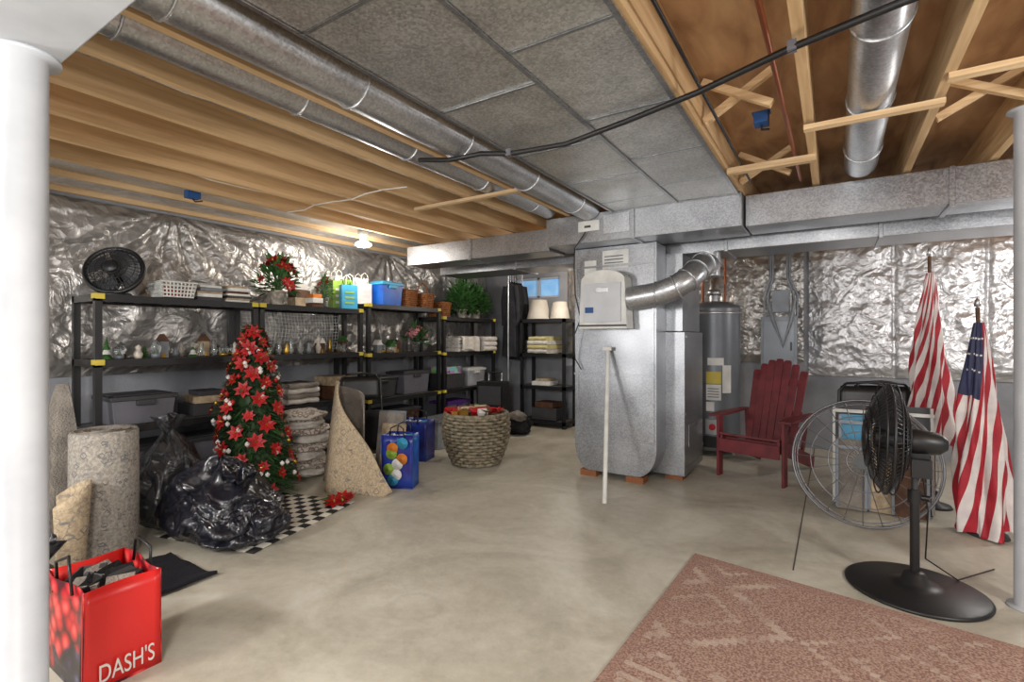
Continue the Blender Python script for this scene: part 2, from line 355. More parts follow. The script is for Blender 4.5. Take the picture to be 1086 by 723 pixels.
for (x0,x1,y) in ((-.58,-.24,2.7),(.43,.81,3.3),(-.58,-.24,3.9)):
    L=x1-x0; a=math.atan2(.2,L)
    q.cbox(((x0+x1)/2,y,2.52),(math.hypot(L,.2)*.94,.035,.035),'cross_wood',ry=a)
    q.cbox(((x0+x1)/2,y+.045,2.52),(math.hypot(L,.2)*.94,.035,.035),'cross_wood',ry=-a)
q.obj('joist_bridging')
q=MB(); ys=[-1.5,-.7,.1,.85,1.6,2.3,2.95,3.55,4.07]
for i in range(len(ys)-1):
    for (x0,x1) in ((-1.60,-1.06),(-1.05,-.6)):
        dz=random.uniform(0,.004); off=.25 if x0<-1.2 else 0
        y0=ys[i]+off*(i>0); y1=min(ys[i+1]+off,4.07)
        if y1-y0<.05: continue
        q.box((x0,y0+.004,2.386-dz),(x1,y1-.004,2.390-dz),'pan_metal')
        q.box((x0,y1-.012,2.380-dz),(x1,y1+.002,2.384-dz),'galvanized')
for x in (-1.055,-.61,-1.6):
    q.box((x-.01,-1.5,2.376),(x+.01,4.07,2.380),'galvanized')
q.obj('sheet_metal_panel')
boxobj('sheet_metal_panel',(-4.395,YR,2.44),(-4.045,5.9,2.445),'galv_round')
boxobj('sheet_metal_panel',(-4.855,YR,2.44),(-4.445,5.9,2.445),'foil')
def rduct(name,pts,r,seam=.75,m='galv_round'):
    q=MB(); q.tube(pts,r,m,seg=28)
    P=[Vector(p) for p in pts]
    for a,b_ in zip(P[:-1],P[1:]):
        L=(b_-a).length; k=int(L/seam)
        for i in range(1,k+1):
            c=a+(b_-a)*(i*seam/L); q.ring(c,r+.002,.006,m,axis=(b_-a),seg=28)
    return q.obj(name)
rduct('round_duct',[(-1.82,-1.5,2.45),(-1.82,4.07,2.45)],.115)
rduct('round_duct',[(-2.22,-1.5,2.495),(-2.22,4.07,2.495)],.092)
rduct('round_duct',[(-2.62,-1.5,2.54),(-2.62,4.07,2.54)],.06)
rduct('round_duct',[(.14,-1.5,2.475),(.15,4.1,2.475)],.095)
def duct(name,x0,x1,y0,y1,z0,z1,step=.9,m='galvanized'):
    q=MB(); q.box((x0,y0,z0),(x1,y1,z1),m)
    x=x0+step
    while x<x1-.1:
        q.box((x-.015,y0-.012,z0-.012),(x+.015,y1+.012,z1+.004),m); x+=step
    return q.obj(name,bevel=.004)
duct('supply_trunk_duct',-2.25,-.58,4.08,4.52,2.14,2.395,.83)
duct('supply_trunk_duct',-.57,1.6,4.18,4.55,2.15,2.385,1.2)
duct('supply_trunk_duct',-4.1,-2.26,4.15,4.5,2.12,2.33,.9)
duct('return_trunk_duct',-4.1,2.6,4.72,5.2,2.07,2.3,1.1)
q=MB()
def Uplate(y0,y1,x0,x1,ztop,zb,R):
    pts=[(x0,ztop)]
    for k in range(9):
        a=pi+ (pi/2)*k/8; pts.append((x0+R*.55+R*.55*math.cos(a),zb+R+R*math.sin(a)))
    for k in range(9):
        a=1.5*pi+(pi/2)*k/8; pts.append((x1-R*.7+R*.7*math.cos(a),zb+R+R*math.sin(a)))
    pts.append((x1,ztop)); n_=len(pts)
    vs=[(x,y0,z) for x,z in pts]+[(x,y1,z) for x,z in pts]
    q.add(vs,[tuple(range(n_)),tuple(range(n_,2*n_))[::-1]]+[((k+1)%n_,k,k+n_,(k+1)%n_+n_) for k in range(n_)],'galvanized')
Uplate(4.34,4.62,-2.08,-1.30,2.135,.06,.26)
q.box((-1.95,4.62,.05),(-1.13,5.35,1.35),'galvanized')
q.box((-1.93,4.63,1.36),(-1.15,5.30,2.065),'galvanized')
for z in (.34,.95,1.95): q.box((-2.085,4.328,z),(-1.297,4.34,z+.018),'galvanized')
for x in (-2.05,-1.33): q.box((x-.012,4.33,.36),(x+.012,4.34,2.12),'galvanized')
for x in (-2.04,-1.34):
    for z in (.4,.7,1.05,1.4,1.9): q.tube([(x,4.326,z),(x,4.332,z)],.006,'steel',seg=8)
q.box((-1.14,4.66,.1),(-1.124,5.3,.115),'galvanized'); q.box((-1.14,4.66,.6),(-1.124,5.3,.615),'galvanized'); q.box((-1.14,4.66,1.3),(-1.12,5.3,1.32),'galvanized')
q.box((-1.127,4.74,.3),(-1.12,4.98,.5),'galvanized')
for x,y in ((-1.95,4.38),(-1.5,4.38),(-1.24,4.7),(-1.9,5.2)): q.box((x-.08,y-.03,0),(x+.08,y+.1,.055),'plywood_block')
q.box((-1.80,4.335,1.93),(-1.55,4.338,2.10),'paper'); q.box((-1.98,4.334,1.88),(-1.86,4.337,2.02),'paper')
q.box((-1.92,4.07,2.24),(-1.72,4.078,2.33),'paper'); q.box((-1.86,4.0685,2.27),(-1.80,4.07,2.29),'dark_grey')
q.box((-1.68,4.07,2.2),(-1.45,4.078,2.36),'galv_round')
for i in range(4):
    q.box((-1.78,4.3335,1.95+.03*i),(-1.60,4.335,1.96+.03*i),'grey_bin')
q.obj('furnace',bevel=.004)
q=MB()
x0,x1,zb,zt=-1.95,-1.5,1.38,1.80
prof=[(x0,zb),(x1,zb)]+[(x1-.02,zt)]+[((x0+x1)/2+.21*math.cos(a*pi/10),zt+.1*math.sin(a*pi/10)) for a in range(1,10)]+[(x0+.02,zt)]
n_=len(prof)
q.add([(x,4.15,z) for x,z in prof]+[(x,4.325,z) for x,z in prof],[tuple(range(n_)),tuple(range(n_,2*n_))[::-1]]+[((k+1)%n_,k,k+n_,(k+1)%n_+n_) for k in range(n_)],'white_plastic')
q.box((-1.9,4.13,1.44),(-1.55,4.15,1.78),'humid_grey'); q.box((-1.78,4.122,1.70),(-1.66,4.13,1.74),'steel'); q.box((-1.88,4.124,1.52),(-1.80,4.13,1.57),'blue_box'); q.box((-1.95,4.14,1.40),(-1.5,4.15,1.415),'dark_grey')
q.tube([(-1.97,4.25,1.5),(-2.03,4.2,1.3),(-2.05,4.28,1.1),(-2.0,4.31,1.0)],.006,'black_cable')
q.tube([(-2.0,4.31,1.45),(-2.04,4.26,1.7),(-2.06,4.28,1.95),(-1.95,4.06,2.1),(-1.84,4.05,2.23)],.006,'black_cable')
q.obj('humidifier',bevel=.008)
q=MB()
P=[(-1.5,4.23,1.64),(-1.25,4.22,1.67),(-1.10,4.22,1.72),(-1.02,4.26,1.78),(-.97,4.36,1.86),(-.95,4.5,1.93),(-.95,4.70,1.95)]
q.tube(P,.10,'galv_round',seg=26)
for i in range(1,6): 
    a=Vector(P[i+1])-Vector(P[i-1]); q.ring(P[i],.102,.007,'galv_round',axis=a,seg=26)
q.tube([(-.95,4.74,1.85),(-.95,4.74,2.065)],.1,'galv_round',seg=26)
q.obj('bypass_duct')
q=MB(); q.tube([(-1.51,3.68,0.0),(-1.73,4.30,1.2)],.018,'white_plastic',seg=12); q.cbox((-1.73,4.28,1.2),(.08,.03,.03),'white_plastic'); q.obj('pvc_pipe')
def foilsheet(name,f,nu,nv,m):
    q=MB(); q.sheet(f,nu,nv,m); return q.obj(name)
def fl(u,v):
    y=.5+u*(YB-.5-.12); z=1.0+v*1.38
    p=Vector((0,y*1.0,z*1.0)); d=.06+.05*noise.noise(p*1.6)+.022*noise.noise(p*4.5)+.009*noise.noise(p*12)
    for yc in (2.06,4.6):
        rr=math.hypot(y-yc,z-2.4); a=math.atan2(y-yc,2.42-z)
        d+=.030*math.sin(a*15+noise.noise(p*2)*2)*math.exp(-rr*.9)
    d*=min(1,(1-v)*12+.15)*min(1,v*12+.2)
    return Vector((XL+.01+max(.005,min(.12,d)),y,z))
foilsheet('foil_insulation',fl,330,70,'foil_warm')
def fr(x0,x1,z0,z1,sx):
    def f(u,v):
        x=x0+u*(x1-x0); z=z0+v*(z1-z0); p=Vector((x,3.3,z)); 
        d=.06+.04*noise.noise(p*1.7)+.02*noise.noise(p*4.5)+.012*noise.noise(p*12)
        d-=.035*math.exp(-((x-.55)/.02)**2)+.03*math.exp(-((x-1.3)/.02)**2)
        d*=min(1,(1-v)*12+.2)*min(1,v*12+.2)*min(1,u*16+.2)
        return Vector((x,YB-.01-max(.005,d),z))
    return f
foilsheet('foil_insulation',fr(-.25,2.7,.86,2.39,0),240,110,'foil')
foilsheet('foil_insulation',fr(-3.4,-.3,1.0,2.39,1),200,80,'foil_warm')
def column(loc,h,r):
    q=MB(); q.lathe([(0,0),(r*1.5,0),(r*1.5,.01),(r,.012),(r,h-.012),(r*1.5,h-.01),(r*1.5,h),(0,h)],'white_paint',seg=36); return q.obj('support_column',loc)
column((-1.765,.40,0),2.03,.052)
column((.785,3.36,0),2.4,.052)
boxobj('steel_beam',(XL,.2,2.03),(XR,.47,2.33),'white_paint',.004)
q=MB()
P=[(.6,1.9,2.36),(.165,1.99,2.355),(-.13,2.1,2.365),(-.494,2.25,2.36),(-.85,2.34,2.35),(-1.2,2.39,2.33),(-1.5,2.3,2.31),(-1.645,2.235,2.32),(-1.85,2.22,2.32),(-2.1,2.23,2.37)]
q.tube(P,.014,'black_cable',seg=8)
for p in (P[2],P[6]): q.cbox((p[0],p[1],p[2]+.005),(.03,.035,.036),'grey_bin')
q.obj('power_cable')
q=MB(); q.tube([(-.22,-1,2.415),(-.21,2,2.415),(-.2,4.1,2.42)],.011,'copper'); q.tube([(-.5,-1,2.41),(-.5,3.9,2.41)],.008,'black_cable'); q.obj('copper_pipe')
q=MB()
for x,z,sd in ((-2.47,2.43,1),(-3.27,2.45,2),(-3.67,2.42,3),(-2.87,2.5,4)):
    q.tube([(x,-1+.35*i,z+.02*math.sin(i*1.7+sd)) for i in range(15)],.005,'white_wire',seg=6)
q.tube([(-4.0+.2*i,2.6+.03*math.sin(i*2),2.392) for i in range(8)],.005,'white_wire',seg=6)
q.obj('electrical_wire')
for (x,y) in ((-4.15,1.9),(-.33,3.0)):
    q=MB(); z0=2.37 if x<-1 else 2.45
    q.box((-.035,-.045,z0),(.035,.045,z0+.06),'blue_box'); q.box((-.045,-.03,z0+.06),(.045,.03,z0+.066),'blue_box'); q.tube([(0,0,z0),(0,.02,z0-.02),(.03,.06,z0-.01)],.006,'black_cable'); q.obj('junction_box',(x,y,0),bevel=.004)
# ---------------------------------------------------------------- furniture and storage
TZ=[.16,.65,1.14,1.61]
def shelf(x0,x1,y0,y1,tiers,long='y',clips=True,top='shelf_top'):
    q=MB(); p=.042; H=tiers[-1]
    for x in (x0,x1-p):
        for y in (y0,y1-p):
            q.box((x,y,0),(x+p,y+p,H-.002),'black_plastic')
    for k,z in enumerate(tiers):
        q.box((x0,y0,z-.05),(x1,y0+.025,z),'black_plastic'); q.box((x0,y1-.025,z-.05),(x1,y1,z),'black_plastic')
        q.box((x1-.025,y0,z-.05),(x1,y1,z),'black_plastic'); q.box((x0,y0,z-.05),(x0+.025,y1,z),'black_plastic')
        q.box((x0+.01,y0+.01,z-.02),(x1-.01,y1-.01,z-.004),top)
        for t in range(1,6):
            yy=y0+(y1-y0)*t/6
            if long=='y': q.box((x0+.02,yy-.01,z-.035),(x1-.02,yy+.01,z-.02),'dark_grey')
        if clips and k>=1:
            for y in (y0,y1-.055):
                q.box((x1-.01,y,z-.035),(x1+.006,y+.055,z+.004),'yellow_clip'); q.box((x1-.06,y-.003,z-.0),(x1,y+.055,z+.004),'yellow_clip')
            q.box((x1-.06,y0-.005,z-.032),(x1+.004,y0,z+.004),'yellow_clip')
    q.obj('shelving_unit')
shelf(-4.80,-4.35,1.36,2.54,TZ)
shelf(-4.80,-4.35,2.56,3.73,TZ)
shelf(-4.80,-4.35,3.80,5.02,[.12,.60,1.12,1.68])
shelf(-4.80,-4.35,5.08,6.28,[.12,.60,1.10,1.58])
shelf(-3.93,-3.19,6.32,6.70,[.10,.60,1.07,1.57],'x',False)
def fanhead(q,c,ax,R,dep,m='black_plastic',nr=26,blades=3):
    c=Vector(c); ax=Vector(ax).normalized(); u=ax.orthogonal().normalized(); w=ax.cross(u)
    q.ring(c,R,.007,m,axis=ax); q.ring(c+ax*dep*.18,R,.004,m,axis=ax); q.ring(c-ax*dep*.18,R,.004,m,axis=ax)
    for sg in (1,-1):
        for rr in (.33,.55,.78):
            q.ring(c+ax*sg*dep*(.5*(1-rr**3)+.06),R*rr,.0028,m,axis=ax,seg=32,ts=5)
        q.lathe([(0,.012),(R*.24,.01),(R*.26,0),(R*.24,-.01)],m,seg=24,M=Matrix.Translation(c+ax*sg*dep*.53)@(ax*sg).to_track_quat('Z','Y').to_matrix().to_4x4())
        for k in range(nr):
            a=2*pi*k/nr; d=u*math.cos(a)+w*math.sin(a)
            q.tube([c+d*R*t+ax*sg*dep*(.5*(1-t**3)+.03) for t in (.2,.45,.7,.88,1)],.0026,m,seg=4,cap=False)
    q.tube([c-ax*dep*.35,c+ax*dep*.3],R*.2,m,seg=20)
    for b_ in range(blades):
        a0=2*pi*b_/blades+.4
        def f(uu,vv):
            rr=R*(.15+.75*vv); a=a0+(uu-.5)*(.9+.45*vv); tw=(uu-.5)*dep*.42
            return c+(u*math.cos(a)+w*math.sin(a))*rr+ax*tw
        q.sheet(f,6,6,'dark_grey')
q=MB(); fanhead(q,(0,0,.19),(.72,-.55,.32),.18,.14,nr=34,blades=4); q.ring((0,0,.19),.18,.018,'black_plastic',axis=(.72,-.55,.32))
q.lathe([(0,.03),(.10,.02),(.115,0),(0,0)],'black_plastic',seg=24); q.tube([(-.02,.0,.02),(-.07,.05,.1),(-.05,.03,.18)],.015,'black_plastic'); q.tube([(-.09,.08,.15),(0,0,.185)],.05,'black_plastic',seg=16)
q.obj('desk_fan',(-4.52,1.53,1.612))
q=MB()
def openbox(q,x0,x1,y0,y1,z0,z1,m,tp=.85):
    cx,cy=(x0+x1)/2,(y0+y1)/2; hx,hy=(x1-x0)/2,(y1-y0)/2
    nb=9
    for zf in [0,.25,.5,.75,1]:
        s_=tp+(1-tp)*zf; z=z0+(z1-z0)*zf
        pts=[(cx+hx*s_*a,cy+hy*s_*b_,z) for a,b_ in ((-1,-1),(1,-1),(1,1),(-1,1))]
        for i in range(4): q.tube([pts[i],pts[(i+1)%4]],.008,m,seg=5)
    for i in range(4):
        a=((-1,-1),(1,-1),(1,1),(-1,1))[i]; b_=((1,-1),(1,1),(-1,1),(-1,-1))[i]
        for k in range(nb+1):
            t=k/nb; X=a[0]+(b_[0]-a[0])*t; Y=a[1]+(b_[1]-a[1])*t
            q.tube([(cx+hx*tp*X,cy+hy*tp*Y,z0),(cx+hx*X,cy+hy*Y,z1)],.006,m,seg=4)
    q.box((cx-hx*tp,cy-hy*tp,z0-.004),(cx+hx*tp,cy+hy*tp,z0+.004),m)
openbox(q,-4.62,-4.36,1.78,2.03,1.625,1.74,'white_plastic')
q.box((-4.58,1.82,1.635),(-4.4,1.99,1.70),'red'); q.box((-4.56,1.84,1.70),(-4.42,1.97,1.73),'print'); q.obj('plastic_basket')
def stack(name,x,y,z,items,seed=1):
    random.seed(seed); q=MB(); zz=0
    for (w,d,h,m) in items:
        q.cbox((random.uniform(-.01,.01),random.uniform(-.01,.01),zz+h/2),(w,d,h*.96),m,rz=random.uniform(-.12,.12)); zz+=h
    return q.obj(name,(x,y,z),bevel=.002)
stack('book_stack',-4.52,2.17,1.612,[(.2,.2,.03,'dark_grey'),(.2,.19,.03,'paper'),(.19,.2,.02,'book_tan'),(.2,.18,.03,'panel_grey'),(.18,.18,.02,'white_plastic')],3)
stack('book_stack',-4.52,2.41,1.612,[(.2,.2,.02,'paper'),(.22,.19,.015,'book_tan'),(.2,.2,.02,'dark_grey'),(.22,.19,.02,'paper'),(.2,.19,.02,'brown'),(.2,.18,.03,'paper'),(.16,.17,.02,'book_tan')],4)
def plant(name,loc,potm,R,H,nl,nf,fr_=.05,lm='leaf',pot=(.07,.14),leafL=.12,fm='red'):
    random.seed(int(abs(loc[1])*100)); q=MB(); pr,ph=pot
    q.lathe([(0,0),(pr*.7,0),(pr,ph),(pr*1.08,ph),(pr*1.08,ph*.9),(pr*.9,ph*.9),(0,ph*.85)],potm,seg=24)
    for i in range(nl):
        a=random.random()*2*pi; e=random.uniform(-.2,1.4); d=Vector((math.cos(a)*math.cos(e),math.sin(a)*math.cos(e),math.sin(e)))
        L=random.uniform(.4,1); p=Vector((0,0,ph))+Vector((d.x*R*L,d.y*R*L,max(-.02,d.z*H*L)))
        if i%4==0: q.tube([(0,0,ph*.8),p*.5+Vector((0,0,ph*.6)),p],.004,lm,seg=4,cap=False)
        q.leaf(p,d+Vector((0,0,random.uniform(-.5,.3))),leafL,leafL*.42,lm)
    for i in range(nf):
        a=random.random()*2*pi; e=random.uniform(.1,1.4); d=Vector((math.cos(a)*math.cos(e),math.sin(a)*math.cos(e),math.sin(e)))
        q.flower(Vector((d.x*R,d.y*R,ph+d.z*H)),d,fr_*random.uniform(.8,1.2),fm)
    return q.obj(name,loc)
plant('poinsettia_plant',(-4.50,2.82,1.612),'ceramic',.19,.32,150,20,.07,pot=(.075,.14),leafL=.10)
plant('poinsettia_plant',(-4.55,3.38,1.612),'glass',.07,.24,70,5,.04,pot=(.05,.12),leafL=.06)
def giftbag(name,loc,w,d,h,m,rz=0,tissue='paper'):
    q=MB(); q.box((-w/2,-d/2,0),(w/2,d/2,h),m)
    random.seed(int(h*1000))
    for i in range(14): q.leaf((random.uniform(-w*.35,w*.35),random.uniform(-d*.3,d*.3),h-.01),(random.uniform(-.5,.5),random.uniform(-.5,.5),1),.08,.07,tissue)
    for s_ in (-1,1): q.tube([(-w*.25,s_*d*.5,h),(-w*.2,s_*d*.5,h+.09),(0,s_*d*.5,h+.12),(w*.2,s_*d*.5,h+.09),(w*.25,s_*d*.5,h)],.004,'white_wire',seg=5)
    for k in range(3): q.cbox((0,-d/2-.002,h*(.25+.22*k)),(w*.6,.002,h*.08),tissue)
    return q.obj(name,loc,rz)
giftbag('gift_bag',(-4.46,3.62,1.612),.17,.10,.26,'cyan',1.2,'lime')
giftbag('gift_bag',(-4.66,3.62,1.612),.15,.10,.32,'lime',1.5)
stack('toy_stack',-4.46,3.20,1.612,[(.12,.12,.04,'brown'),(.12,.12,.05,'white_plastic'),(.1,.1,.04,'orange')],9)
stack('toy_stack',-4.66,3.16,1.612,[(.14,.2,.1,'book_tan'),(.12,.18,.08,'brown'),(.12,.14,.08,'paper')],19)
giftbag('gift_bag',(-4.60,3.92,1.686),.20,.12,.24,'flag_white',1.5)
def tub(name,loc,w,d,h,m,lid=None,rz=0):
    q=MB(); a=.9
    vs=[(-w/2*a,-d/2*a,0),(w/2*a,-d/2*a,0),(w/2*a,d/2*a,0),(-w/2*a,d/2*a,0),(-w/2,-d/2,h),(w/2,-d/2,h),(w/2,d/2,h),(-w/2,d/2,h)]
    q.add(vs,[(3,2,1,0),(0,1,5,4),(1,2,6,5),(2,3,7,6),(3,0,4,7),(4,5,6,7)],m)
    q.box((-w/2-.012,-d/2-.012,h-.02),(w/2+.012,d/2+.012,h+.012),lid or m)
    q.box((-w/2*.9,-d/2*.9,h+.012),(w/2*.9,d/2*.9,h+.022),lid or m)
    for s_ in (-1,1): q.box((s_*w/2-.02,-.06,h-.06),(s_*w/2+.02,.06,h-.02),lid or m)
    return q.obj(name,loc,rz,bevel=.006)
tub('storage_tub',(-4.52,4.22,1.682),.24,.32,.26,'blue','cyan')
def wbasket(name,loc,w,d,h,m='wicker_brown',rz=0):
    q=MB()
    rows=9
    for j in range(rows):
        z=h*(j+.5)/rows; s_=.86+.14*j/rows; pts=[]
        for k in range(48):
            a=2*pi*k/48; e=4
            cx=abs(math.cos(a))**(2/e)*math.copysign(1,math.cos(a)); cy=abs(math.sin(a))**(2/e)*math.copysign(1,math.sin(a))
            f=s_*(1+.012*(1 if (k+j)%2 else -1)); pts.append((cx*w/2*f,cy*d/2*f,z))
        q.tube(pts,h/rows*.56,m,seg=5,closed=True)
    q.box((-w*.4,-d*.4,0),(w*.4,d*.4,.01),m); q.box((-w*.43,-d*.43,h*.7),(w*.43,d*.43,h*.8),'brown')
    q.tube([(0,-d/2,h),(0,-d*.3,h+.1),(0,0,h+.14),(0,d*.3,h+.1),(0,d/2,h)],.01,m,seg=6) if h<.2 else None
    return q.obj(name,loc,rz)
wbasket('wicker_basket',(-4.55,4.56,1.682),.28,.26,.22)
wbasket('wicker_basket',(-4.52,4.86,1.682),.26,.22,.19)
wbasket('wicker_basket',(-4.55,5.22,1.582),.30,.22,.2)
plant('artificial_plant',(-4.5,5.64,1.582),'ceramic',.19,.38,300,6,.03,pot=(.08,.12),leafL=.14,fm='orange')
plant('artificial_plant',(-4.5,5.98,1.582),'ceramic',.19,.34,240,0,pot=(.08,.12),leafL=.13)
def village(name,x,y0,y1,z,n,seed):
    random.seed(seed); q=MB()
    for i in range(n):
        y=y0+(y1-y0)*(i+.5)/n; xx=random.uniform(-.06,.12); w=random.uniform(.03,.048); h=random.uniform(.06,.13); k=random.random()
        if k<.22:
            q.box((xx-w,y-w,0),(xx+w,y+w,h),random.choice(['ceramic','book_tan','white_plastic','panel_grey','brown']))
            q.add([(xx-w*1.2,y-w*1.2,h),(xx+w*1.2,y-w*1.2,h),(xx+w*1.2,y+w*1.2,h),(xx-w*1.2,y+w*1.2,h),(xx-w*1.2,y,h+.06),(xx+w*1.2,y,h+.06)],[(0,1,5,4),(2,3,4,5),(0,4,3),(1,2,5)],random.choice(['paper','brown','leaf']))
            q.box((xx+w,y-.012,0),(xx+w+.003,y+.012,.035),'gold')
        elif k<.55:
            q.lathe([(0,0),(w*.9,0),(w,h*.25),(w*.8,h*.28)],random.choice(['brown','gold','panel_grey']),c=(xx,y,0),seg=16)
            q.lathe([(w*.75,h*.28),(w*1.0,h*.6),(w*.8,h*.95),(0,h*1.15)],'glass',c=(xx,y,0),seg=16); q.lathe([(w*.4,h*.3),(0,h*.8)],'leaf',c=(xx,y,0),seg=8)
        elif k<.85:
            q.lathe([(0,0),(w*.5,0),(w*.7,h*.5),(w*.35,h*.9),(w*.5,h*1.2),(0,h*1.5)],random.choice(['glass','ceramic','panel_grey','glass','paper','gold']),c=(xx,y,0),seg=16)
        else:
            for j in range(4): q.lathe([(w*(1-.2*j),h*.3*j),(0,h*.3*j+h*.5)],random.choice(['leaf','paper']),c=(xx,y,0),seg=10)
    return q.obj(name,(x,0,z))
village('christmas_village_set',-4.57,1.45,2.48,1.142,17,5)
village('christmas_village_set',-4.53,2.66,3.66,1.142,17,6)
village('glass_jar_set',-4.52,3.9,4.45,1.122,8,8)
plant('flower_arrangement',(-4.5,4.72,1.122),'glass',.15,.2,40,14,.045,pot=(.05,.12),fm='pink')
q=MB()
for i in range(30):
    y=2.62+i*.036; q.tube([(-4.72,y,1.15),(-4.74,y+.05,1.4),(-4.7,y,1.55)],.0022,'paper',seg=3)
    if i<11: q.tube([(-4.72,2.6+.27*k,1.17+i*.036+.01*math.sin(k*2)) for k in range(5)],.0022,'paper',seg=3)
q.obj('garden_netting')
def towels(name,loc,w,d,layers,m,rz=0,seed=1,lh=.05):
    random.seed(seed); q=MB(); z=0
    for i in range(layers):
        mm=m[i%len(m)]; ww=w*random.uniform(.88,1); dd=d*random.uniform(.9,1)
        pr=[(-dd/2+.0,z),(dd/2-.02,z)]+[(dd/2-.02+lh/2*math.sin(a*pi/6),z+lh/2-lh/2*math.cos(a*pi/6)) for a in range(1,6)]+[(dd/2-.02,z+lh*.98),(-dd/2,z+lh*.96)]
        n_=len(pr); rows=6; vs=[]
        for k in range(rows+1):
            xx=-ww/2+ww*k/rows; s_=.01*math.sin(k*1.9+i)
            vs+=[(b_,xx,c_+s_*.4+.002) for b_,c_ in pr]
        fs=[(k*n_+j,k*n_+(j+1)%n_,(k+1)*n_+(j+1)%n_,(k+1)*n_+j) for k in range(rows) for j in range(n_)]
        q.add(vs,fs,mm,True); q.add(vs[:n_],[tuple(range(n_))[::-1]],mm); q.add(vs[-n_:],[tuple(range(n_))],mm); z+=lh
    return q,loc,rz,name,z
def tw(*a,drape=False,**k):
    q,loc,rz,name,z=towels(*a,**k)
    if drape:
        w=a[2]; d=a[3]
        def f(u,v):
            xx=(u-.5)*w*.9
            if v<.45: return Vector((d/2-.30+.30*v/.45+.03,xx,z+.01+.008*math.sin(u*9)))
            return Vector((d/2+.035+.012*math.sin(u*14),xx,z-(v-.45)*.34+.01+.02*math.sin(u*5)))
        q.sheet(f,24,14,'towel')
    q.obj(name,loc,rz)
tw('folded_towels',(-4.5,5.60,1.105),.42,.34,4,['towel','towel'],seed=3,drape=True)
tw('folded_towels',(-4.46,6.03,1.105),.34,.42,3,['towel','flag_white'],seed=4,lh=.07)
tw('folded_towels',(-3.6,6.5,1.075),.33,.5,4,['towel','towel_yellow'],-pi/2,seed=5,lh=.06)
tw('folded_towels',(-4.5,3.0,.655),.36,.34,4,['towel','grey_fabric'],seed=7)
def shade(loc,r0,r1,h):
    q=MB(); q.lathe([(r0,0),(r1,h),(r1-.006,h),(r0-.006,0)],'lampshade',seg=36); q.ring((0,0,h),r1,.004,'lampshade'); q.ring((0,0,.002),r0,.004,'lampshade')
    for a in (0,pi/2): q.tube([(-r1*math.cos(a),-r1*math.sin(a),h-.02),(r1*math.cos(a),r1*math.sin(a),h-.02)],.003,'steel',seg=4)
    q.obj('lampshade',loc)
shade((-3.71,6.5,1.577),.18,.12,.28); shade((-3.36,6.5,1.577),.15,.10,.24)
tub('storage_tub',(-4.56,1.68,.652),.34,.42,.20,'grey_bin','dark_grey')
stack('box_stack',-4.56,2.2,.652,[(.3,.3,.10,'dark_grey'),(.28,.26,.06,'book_tan'),(.24,.2,.04,'dark_grey')],31)
stack('box_stack',-4.56,3.5,.652,[(.3,.3,.14,'brown'),(.26,.28,.10,'book_tan')],11)
tub('storage_tub',(-4.58,4.1,.602),.30,.42,.22,'dark_grey','black_plastic')
tub('storage_tub',(-4.58,4.66,.602),.30,.46,.26,'grey_bin','dark_grey')
stack('box_stack',-4.56,5.4,.602,[(.3,.4,.2,'dark_grey'),(.3,.3,.1,'print')],12)
tub('storage_tub',(-4.58,5.9,.602),.32,.42,.24,'clear_bin','white_plastic')
tub('storage_tub',(-4.58,5.5,.122),.32,.5,.28,'grey_bin','purple')
tub('storage_tub',(-4.58,4.4,.122),.32,.6,.30,'brown','dark_grey')
tub('storage_tub',(-4.58,1.95,.162),.34,.8,.30,'grey_bin','dark_grey')
stack('box_stack',-3.55,6.5,.102,[(.4,.3,.18,'dark_grey'),(.3,.28,.08,'brown')],13)
stack('box_stack',-3.6,6.5,.602,[(.3,.28,.06,'paper'),(.22,.2,.04,'book_tan')],14)
# coats on a garment rack
q=MB()
for k,(yy,ln,cm,sw) in enumerate(((-.14,1.15,'coat_fabric',.12),(-.07,1.0,'black_fabric',.12),(0,1.2,'black_fabric',.125),(.07,1.05,'coat_fabric',.12),(.14,.9,'black_fabric',.11))):
    def gf(u,v):
        a=2*pi*u; sh=min(1,(v*9)**.5) ; w_=.04+(sw-.04)*sh+.015*v; dp=.03+.015*v
        pl=1+.10*math.sin(a*6+k)*v
        return Vector((math.cos(a)*w_*pl,yy+math.sin(a)*dp*pl+.01*math.sin(v*4+k),1.30-ln*v-.05*abs(math.cos(a))*(1-v)*(1 if v<.15 else 0)))
    q.sheet(gf,48,18,cm)
    for s_ in (-1,1): q.tube([(s_*(sw-.03),yy,1.22),(s_*(sw+.005),yy,1.0),(s_*(sw+.01),yy+.01,.78),(s_*sw,yy,.62)],lambda t:.04-.01*t,cm,seg=10)
    q.tube([(0,yy,1.28),(0,yy,1.42),(.0,yy,1.46)],.004,'steel',seg=5)
q.tube([(0,-.2,1.46),(0,.2,1.46)],.01,'steel'); q.tube([(0,-.2,1.46),(0,-.2,-.85)],.012,'steel'); q.tube([(0,.2,1.46),(0,.2,-.85)],.012,'steel')
for y_ in (-.2,.2): q.tube([(-.15,y_,-.85),(.15,y_,-.85)],.012,'steel')
q.obj('garment_rack',(-4.14,6.52,.865))
q=MB(); q.box((-.2,-.12,.03),(.2,.12,.68),'black_fabric'); q.box((-.17,-.13,.08),(.17,-.12,.32),'dark_grey'); q.box((-.17,-.13,.36),(.17,-.12,.62),'dark_grey')
for s_ in (-1,1): q.tube([(s_*.16,-.08,.03),(s_*.16,-.05,.03)],.03,'black_plastic',seg=14); q.tube([(s_*.1,.08,.68),(s_*.1,.08,.8)],.008,'steel')
q.tube([(-.1,.08,.8),(.1,.08,.8)],.012,'black_plastic'); q.obj('suitcase',(-4.08,5.83,0),.2,bevel=.02)
